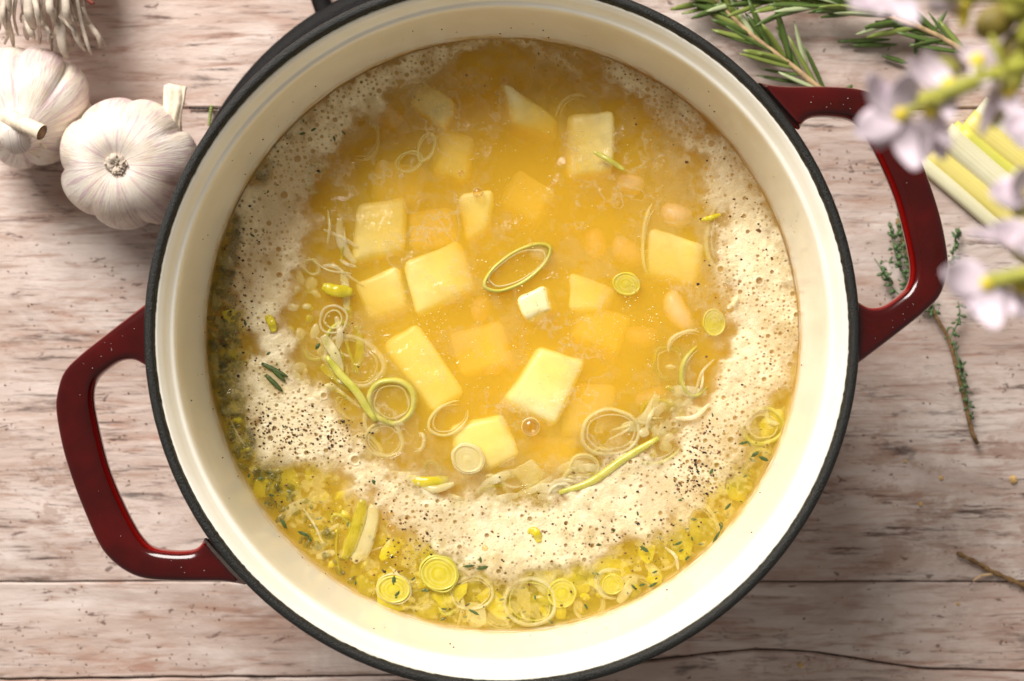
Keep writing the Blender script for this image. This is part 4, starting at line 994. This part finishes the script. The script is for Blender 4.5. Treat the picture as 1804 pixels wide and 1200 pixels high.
def thyme(label, stems, leaves_n, seed, spread=.004):
    rr = random.Random(seed); c = P(stems[0][0][0][0], stems[0][0][0][1], 0); root = tag(empty('thyme_sprig', c), label, 'herb sprig', 'thyme sprigs at the right')
    bm = bmesh.new(); V, F = flake((0, 0, 0), 1, .62, 0); 
    src = mesh_obj('leaf_source', V, F, M['thyme']); me_ = src.data; bpy.data.objects.remove(src)
    for (pts, w, m, nl, size) in stems:
        q = spline([tuple(P(x, y, .004) - c) for x, y in pts], 24); V, F = tube([Vector(p) for p in q], [w*(1-.4*i/23) for i in range(24)], 7); mesh_obj('stem', V, F, M[m], root)
        for k in range(nl):
            t = rr.random(); i = int(t*23); p = q[i]; a = rr.uniform(0, 6.283); r = L(rr.uniform(2, size), 0)
            o = bpy.data.objects.new('leaf', me_); C.objects.link(o); o.parent = root
            o.location = (p[0] + r*math.cos(a), p[1] + r*math.sin(a), p[2] + rr.uniform(-.001, .003)); s = L(rr.uniform(4.0, 8.0), 0)
            o.rotation_euler = (rr.uniform(-.6, .6), rr.uniform(-.6, .6), a); o.scale = (s, s*.8, s)
    bm.free(); return root
thyme('bushy green thyme sprig lying behind the right handle, long brown stem below', [
    ([(1722, 782), (1712, 760), (1698, 700), (1672, 600), (1650, 560), (1625, 500), (1595, 440), (1580, 385)], .0010, 'twig', 12, 10),
    ([(1640, 540), (1612, 500), (1595, 450), (1582, 380)], .0005, 'thyme', 60, 17), ([(1630, 530), (1600, 500), (1580, 455), (1568, 400)], .0005, 'thyme', 60, 15),
    ([(1640, 550), (1600, 530), (1575, 510), (1550, 470), (1540, 455)], .0004, 'thyme', 36, 10), ([(1625, 520), (1610, 490), (1605, 450)], .0004, 'thyme', 40, 16),
    ([(1690, 690), (1696, 660), (1684, 620)], .0004, 'thyme', 10, 8), ([(1672, 600), (1690, 560), (1688, 530)], .0004, 'thyme', 14, 10)], 0, 4)
thyme('small thyme tip standing out right of the red handle', [([(1676, 470), (1680, 440), (1686, 415), (1690, 400)], .0004, 'thyme', 20, 9)], 0, 6)
thyme('thin thyme stalk with sparse leaves below the right handle', [([(1705, 740), (1702, 690), (1690, 640), (1680, 600)], .0004, 'thyme', 16, 12)], 0, 8)
def twig(name, label, pts, w, mat, cat, side=None, z=.0025):
    P3 = [P(x, y, z) for x, y in pts]; q = spline([tuple(p) for p in P3], 26)
    V, F = tube([Vector(p) for p in q], [w*(1 + .25*math.sin(i*1.9))*(1-.3*i/25) for i in range(26)], 8); o = recentre(mesh_obj(name, V, F, M[mat])); tag(o, label, cat)
    if side:
        q = spline([tuple(P(x, y, z)) for x, y in side], 10); V, F = tube([Vector(p) for p in q], [w*.6*(1-.5*i/9) for i in range(10)], 7); b = mesh_obj('side_shoot', V, F, M['sprig_stem'], o); b.matrix_parent_inverse = Matrix.Translation(-Vector(o.location))
    return o
twig('dry_twig', 'dry brown twig with a pale side shoot at the right table edge', [(1850, 1058), (1804, 1032), (1750, 1008), (1718, 990), (1686, 974)], .0013, 'twig', 'twig', [(1748, 1012), (1730, 1014), (1714, 1024)])
twig('herb_stalk', 'short green stalk on the table between garlic and pot rim', [(373, 186), (371, 200), (368, 222)], .0009, 'needle_light', 'herb stalk')
twig('dark_stalk', 'thin dark stalk lying across the green stalk beside the garlic', [(333, 190), (352, 191), (392, 192)], .0006, 'pepper', 'herb stalk', z=.0012)
def crumb(px, py, r, label):
    bm = bmesh.new(); bmesh.ops.create_icosphere(bm, subdivisions=2, radius=L(r))
    for v in bm.verts: v.co *= 1 + .3*mnoise.noise(v.co*900 + Vector((px, py, 0))); v.co.z *= .6
    o = from_bm('crumb', bm, M['crumb'], smooth=False); p = P(px, py, L(r)*.4); o.location = p; tag(o, label, 'crumb', 'crumbs on the table')
for a in [(1785, 845, 7, 'larger tan crumb at the right table edge'), (1658, 842, 4, 'small tan crumb on the table right of the pot'), (1688, 1064, 3, 'tiny crumb below the dry twig'), (1410, 1172, 5, 'tan crumb at the crack below the pot'), (1595, 812, 3, 'tiny pale crumb nearest the pot on the right'), (1622, 888, 4, 'dark tan crumb below the small tan crumb')]: crumb(*a)
cr = MB()
for _ in range(420):
    px, py = rnd.choice([(rnd.uniform(0, 420), rnd.uniform(1000, 1200)), (rnd.uniform(1400, 1804), rnd.uniform(620, 1200)), (rnd.uniform(0, 300), rnd.uniform(400, 1000)), (rnd.uniform(1430, 1660), rnd.uniform(230, 560))])
    p = P(px, py, .0003); cr.add(*grain(p, L(rnd.uniform(.8, 2.2)), .6))
tag(cr.build('table_crumbs', M['spice'], smooth=False), 'scattered brown crumbs and pepper dust on the table', 'crumbs', kind='stuff')

# ------------------------------------------------------------------ raw leek pieces at the right
def leek_piece(label, a, b, wpx, layers, z0):
    """a, b: pixel ends of the axis; layers: (offset across in px, width px, height m, material)"""
    pa, pb = P(*a, z0), P(*b, z0); d = (pb-pa).normalized(); nrm = Vector((-d.y, d.x, 0)); c = pa.copy(); c.z = 0
    root = tag(empty('leek_piece', c), label, 'leek', 'raw leek pieces at the right')
    for (off, w, h, zb, m, shift) in layers:
        V = []; F = []; ac = []; n, k_ = 14, 18
        for i in range(n):
            t = i/(n-1); p = pa + (pb-pa)*t + d*L(shift) + Vector((0, 0, .0006*math.sin(t*5+off)))
            for k in range(k_):
                u = 2*math.pi*k/k_; cu, su = math.cos(u), math.sin(u)
                x = L(off + w/2*math.copysign(abs(cu)**.8, cu)); y = zb + (h*abs(su)**.7 if su > 0 else 0) + .0004*math.sin(k*3.1+off)*(su > 0)
                V.append(p + nrm*x - c + Vector((0, 0, y - z0*0))); ac.append(u/6.28*3 + off)
        for i in range(n-1):
            for k in range(k_): F.append((i*k_+k, i*k_+(k+1) % k_, (i+1)*k_+(k+1) % k_, (i+1)*k_+k))
        F.append(tuple(range(k_))[::-1]); F.append(tuple((n-1)*k_+k for k in range(k_)))
        mesh_obj('leaf_layer', V, F, M[m], root, attrs={'across': ac})
leek_piece('lower raw leek half, cream outer leaf with yellow inside, under the blossoms', (1644, 256), (1860, 442), 100,
           [(-38, 26, .004, .001, 'leek_raw_white', -5), (-14, 36, .0052, .001, 'leek_raw_yellow', 3), (22, 50, .0075, .001, 'leek_raw_white', -2), (47, 22, .0045, .001, 'leek_raw_green', 3)], .0)
leek_piece('upper raw leek piece, greenish yellow leaves, behind the blossoms', (1706, 204), (1900, 362), 90,
           [(-34, 26, .006, .001, 'leek_raw_green', 5), (-8, 42, .0065, .001, 'leek_raw_yellow', 1), (24, 38, .0052, .001, 'leek_raw_white', 3)], .0)

# ------------------------------------------------------------------ blossoms in front of the lens plane, upper right
def petal_geo(base, tip, w, thick=.30, cup=.18):
    d = tip - base; l = d.length; d.normalize(); up = Vector((0, 0, 1)); side = d.cross(up)
    if side.length < .05: side = Vector((1, 0, 0))
    side.normalize(); up = side.cross(d); V = []; F = []; n, m = 12, 12
    for i in range(n):
        t = i/(n-1); ww = w/2*max(.05, (math.sin(math.pi*min(.97, t**.75*.90 + .04))))**.8
        for k in range(m):
            q = 2*math.pi*k/m
            V.append(base + d*(l*t) + side*(ww*math.cos(q)) + up*(ww*thick*math.sin(q) - cup*l*math.sin(math.pi*t) + cup*w*.6*math.cos(q)**2))
    for i in range(n-1):
        for k in range(m): F.append((i*m+k, i*m+(k+1) % m, (i+1)*m+(k+1) % m, (i+1)*m+k))
    F.append(tuple(range(m))[::-1]); F.append(tuple((n-1)*m+k for k in range(m))); return V, F
def flower_sprig(label, stem_pts, blossoms, buds, zf):
    P3 = [P(x, y, z) for x, y, z in stem_pts]; c = P3[-1].copy()
    root = tag(empty('flower_sprig', (c.x, c.y, c.z)), label, 'flowers', 'lilac blossom sprigs hanging in at the upper right')
    V, F = tube([Vector(p) - c for p in spline([tuple(p) for p in P3], 24)], [.0016]*24, 10); mesh_obj('stem', V, F, M['flower_stem'], root)
    for (bx, by, bz, stalk, pts) in blossoms:
        b0 = P(bx, by, bz) - c
        V, F = tube([Vector(p) for p in spline([tuple(P(*stalk) - c), tuple((P(*stalk) - c)*.5 + b0*.5 + Vector((0, 0, .001))), tuple(b0)], 10)], [.0010]*8 + [.0013, .0017], 8)
        bl = mesh_obj('blossom', V, F, M['bud'], root)
        bm = bmesh.new(); bmesh.ops.create_icosphere(bm, subdivisions=2, radius=.0018); cc = from_bm('flower_centre', bm, M['pistil'], bl); cc.location = b0
        for (tx, ty, w, dz) in pts:
            tip = P(tx, ty, bz + dz) - c; V, F = petal_geo(b0, tip, L(w, bz)); mesh_obj('petal', V, F, M['petal'], bl)
    for (x0, y0, x1, y1, w, z, m) in buds:
        V, F = petal_geo(P(x0, y0, z) - c, P(x1, y1, z) - c, L(w, z), .8, 0); mesh_obj('bud', V, F, M[m], root)
    return root
Zf = .345
flower_sprig('middle lilac blossom sprig hanging over the top of the right handle', [(1610, 182, Zf-.004), (1655, 172, Zf), (1720, 142, Zf), (1800, 118, Zf-.005), (1950, 90, Zf-.03), (2300, 60, .20)],
    [(1586, 202, Zf, (1640, 175, Zf), [(1528, 132, 52, .004), (1600, 128, 56, .006), (1505, 236, 66, .002), (1540, 262, 40, -.002), (1614, 300, 50, 0)]),
     (1640, 195, Zf-.004, (1655, 172, Zf), [(1662, 280, 52, -.004), (1676, 258, 34, .0), (1620, 292, 40, .002)]),
     (1672, 150, Zf-.002, (1715, 140, Zf), [(1672, 212, 36, .002), (1600, 106, 46, -.004), (1625, 92, 44, -.002)]),
     (1722, 108, Zf-.002, (1722, 142, Zf), [(1738, 150, 40, .004), (1690, 80, 30, 0), (1752, 92, 36, .002)]),
     (1775, 160, Zf-.004, (1760, 128, Zf), [(1790, 205, 40, .002), (1742, 196, 34, 0)]), (1560, 190, Zf-.006, (1600, 185, Zf-.003), [(1540, 172, 40, 0), (1572, 238, 44, -.002)])],
    [(1764, 140, 1728, 238, 30, Zf-.006, 'petal'), (1786, 130, 1752, 225, 30, Zf-.01, 'bud'), (1690, 128, 1640, 104, 34, Zf-.008, 'bud'), (1770, 170, 1800, 90, 46, Zf-.012, 'flower_stem'), (1745, 60, 1770, 120, 16, Zf, 'flower_stem')], Zf)
flower_sprig('topmost lilac blossom sprig cut off by the upper picture edge', [(1600, -20, Zf), (1680, -14, Zf), (1760, -10, Zf), (1860, 0, Zf-.01), (2250, -40, .20)],
    [(1580, -20, Zf, (1640, -18, Zf), [(1495, 8, 56, 0), (1540, 22, 54, .002), (1612, 42, 52, .003), (1566, 10, 50, 0)]),
     (1670, -16, Zf-.003, (1700, -12, Zf), [(1640, 22, 50, 0), (1690, 22, 44, -.004)])],
    [(1720, 60, 1800, 10, 60, Zf-.016, 'olive_leaf'), (1770, 120, 1830, 40, 64, Zf-.018, 'olive_leaf'), (1640, -30, 1700, 30, 44, Zf-.012, 'olive_leaf'), (1700, 0, 1696, 52, 24, Zf-.004, 'pistil'), (1730, -20, 1660, 18, 40, Zf-.008, 'bud'), (1804, -30, 1780, 30, 60, Zf-.01, 'bud'), (1830, 20, 1800, 80, 50, Zf-.012, 'flower_stem')], Zf)
flower_sprig('right lilac blossom sprig with a pointed pink bud over the leek', [(1790, 372, Zf-.004), (1840, 360, Zf), (1900, 340, Zf-.01), (2250, 300, .20)],
    [(1816, 340, Zf, (1840, 360, Zf), [(1742, 338, 60, 0), (1790, 300, 54, .004)]),
     (1830, 420, Zf, (1845, 362, Zf), [(1742, 402, 56, 0), (1702, 408, 28, -.003), (1790, 440, 50, .003)]), 
     (1830, 222, Zf, (1850, 350, Zf-.008), [(1765, 218, 62, 0), (1790, 255, 46, .003)])],
    [(1840, 352, 1782, 352, 20, Zf-.005, 'bud'), (1840, 445, 1785, 450, 30, Zf-.006, 'bud')], Zf)
flower_sprig('lowest lilac blossom sprig beside the right handle bend', [(1735, 498, Zf), (1775, 492, Zf), (1830, 478, Zf), (1900, 470, Zf-.01), (2250, 440, .20)],
    [(1738, 500, Zf, (1790, 490, Zf), [(1660, 478, 72, .003), (1700, 540, 44, .0), (1752, 580, 62, .003), (1790, 552, 48, 0), (1715, 560, 48, -.003)]),
     (1800, 505, Zf-.003, (1820, 482, Zf), [(1800, 560, 50, .0), (1830, 550, 40, .0)])],
    [(1800, 488, 1745, 505, 24, Zf-.002, 'pistil')], Zf)
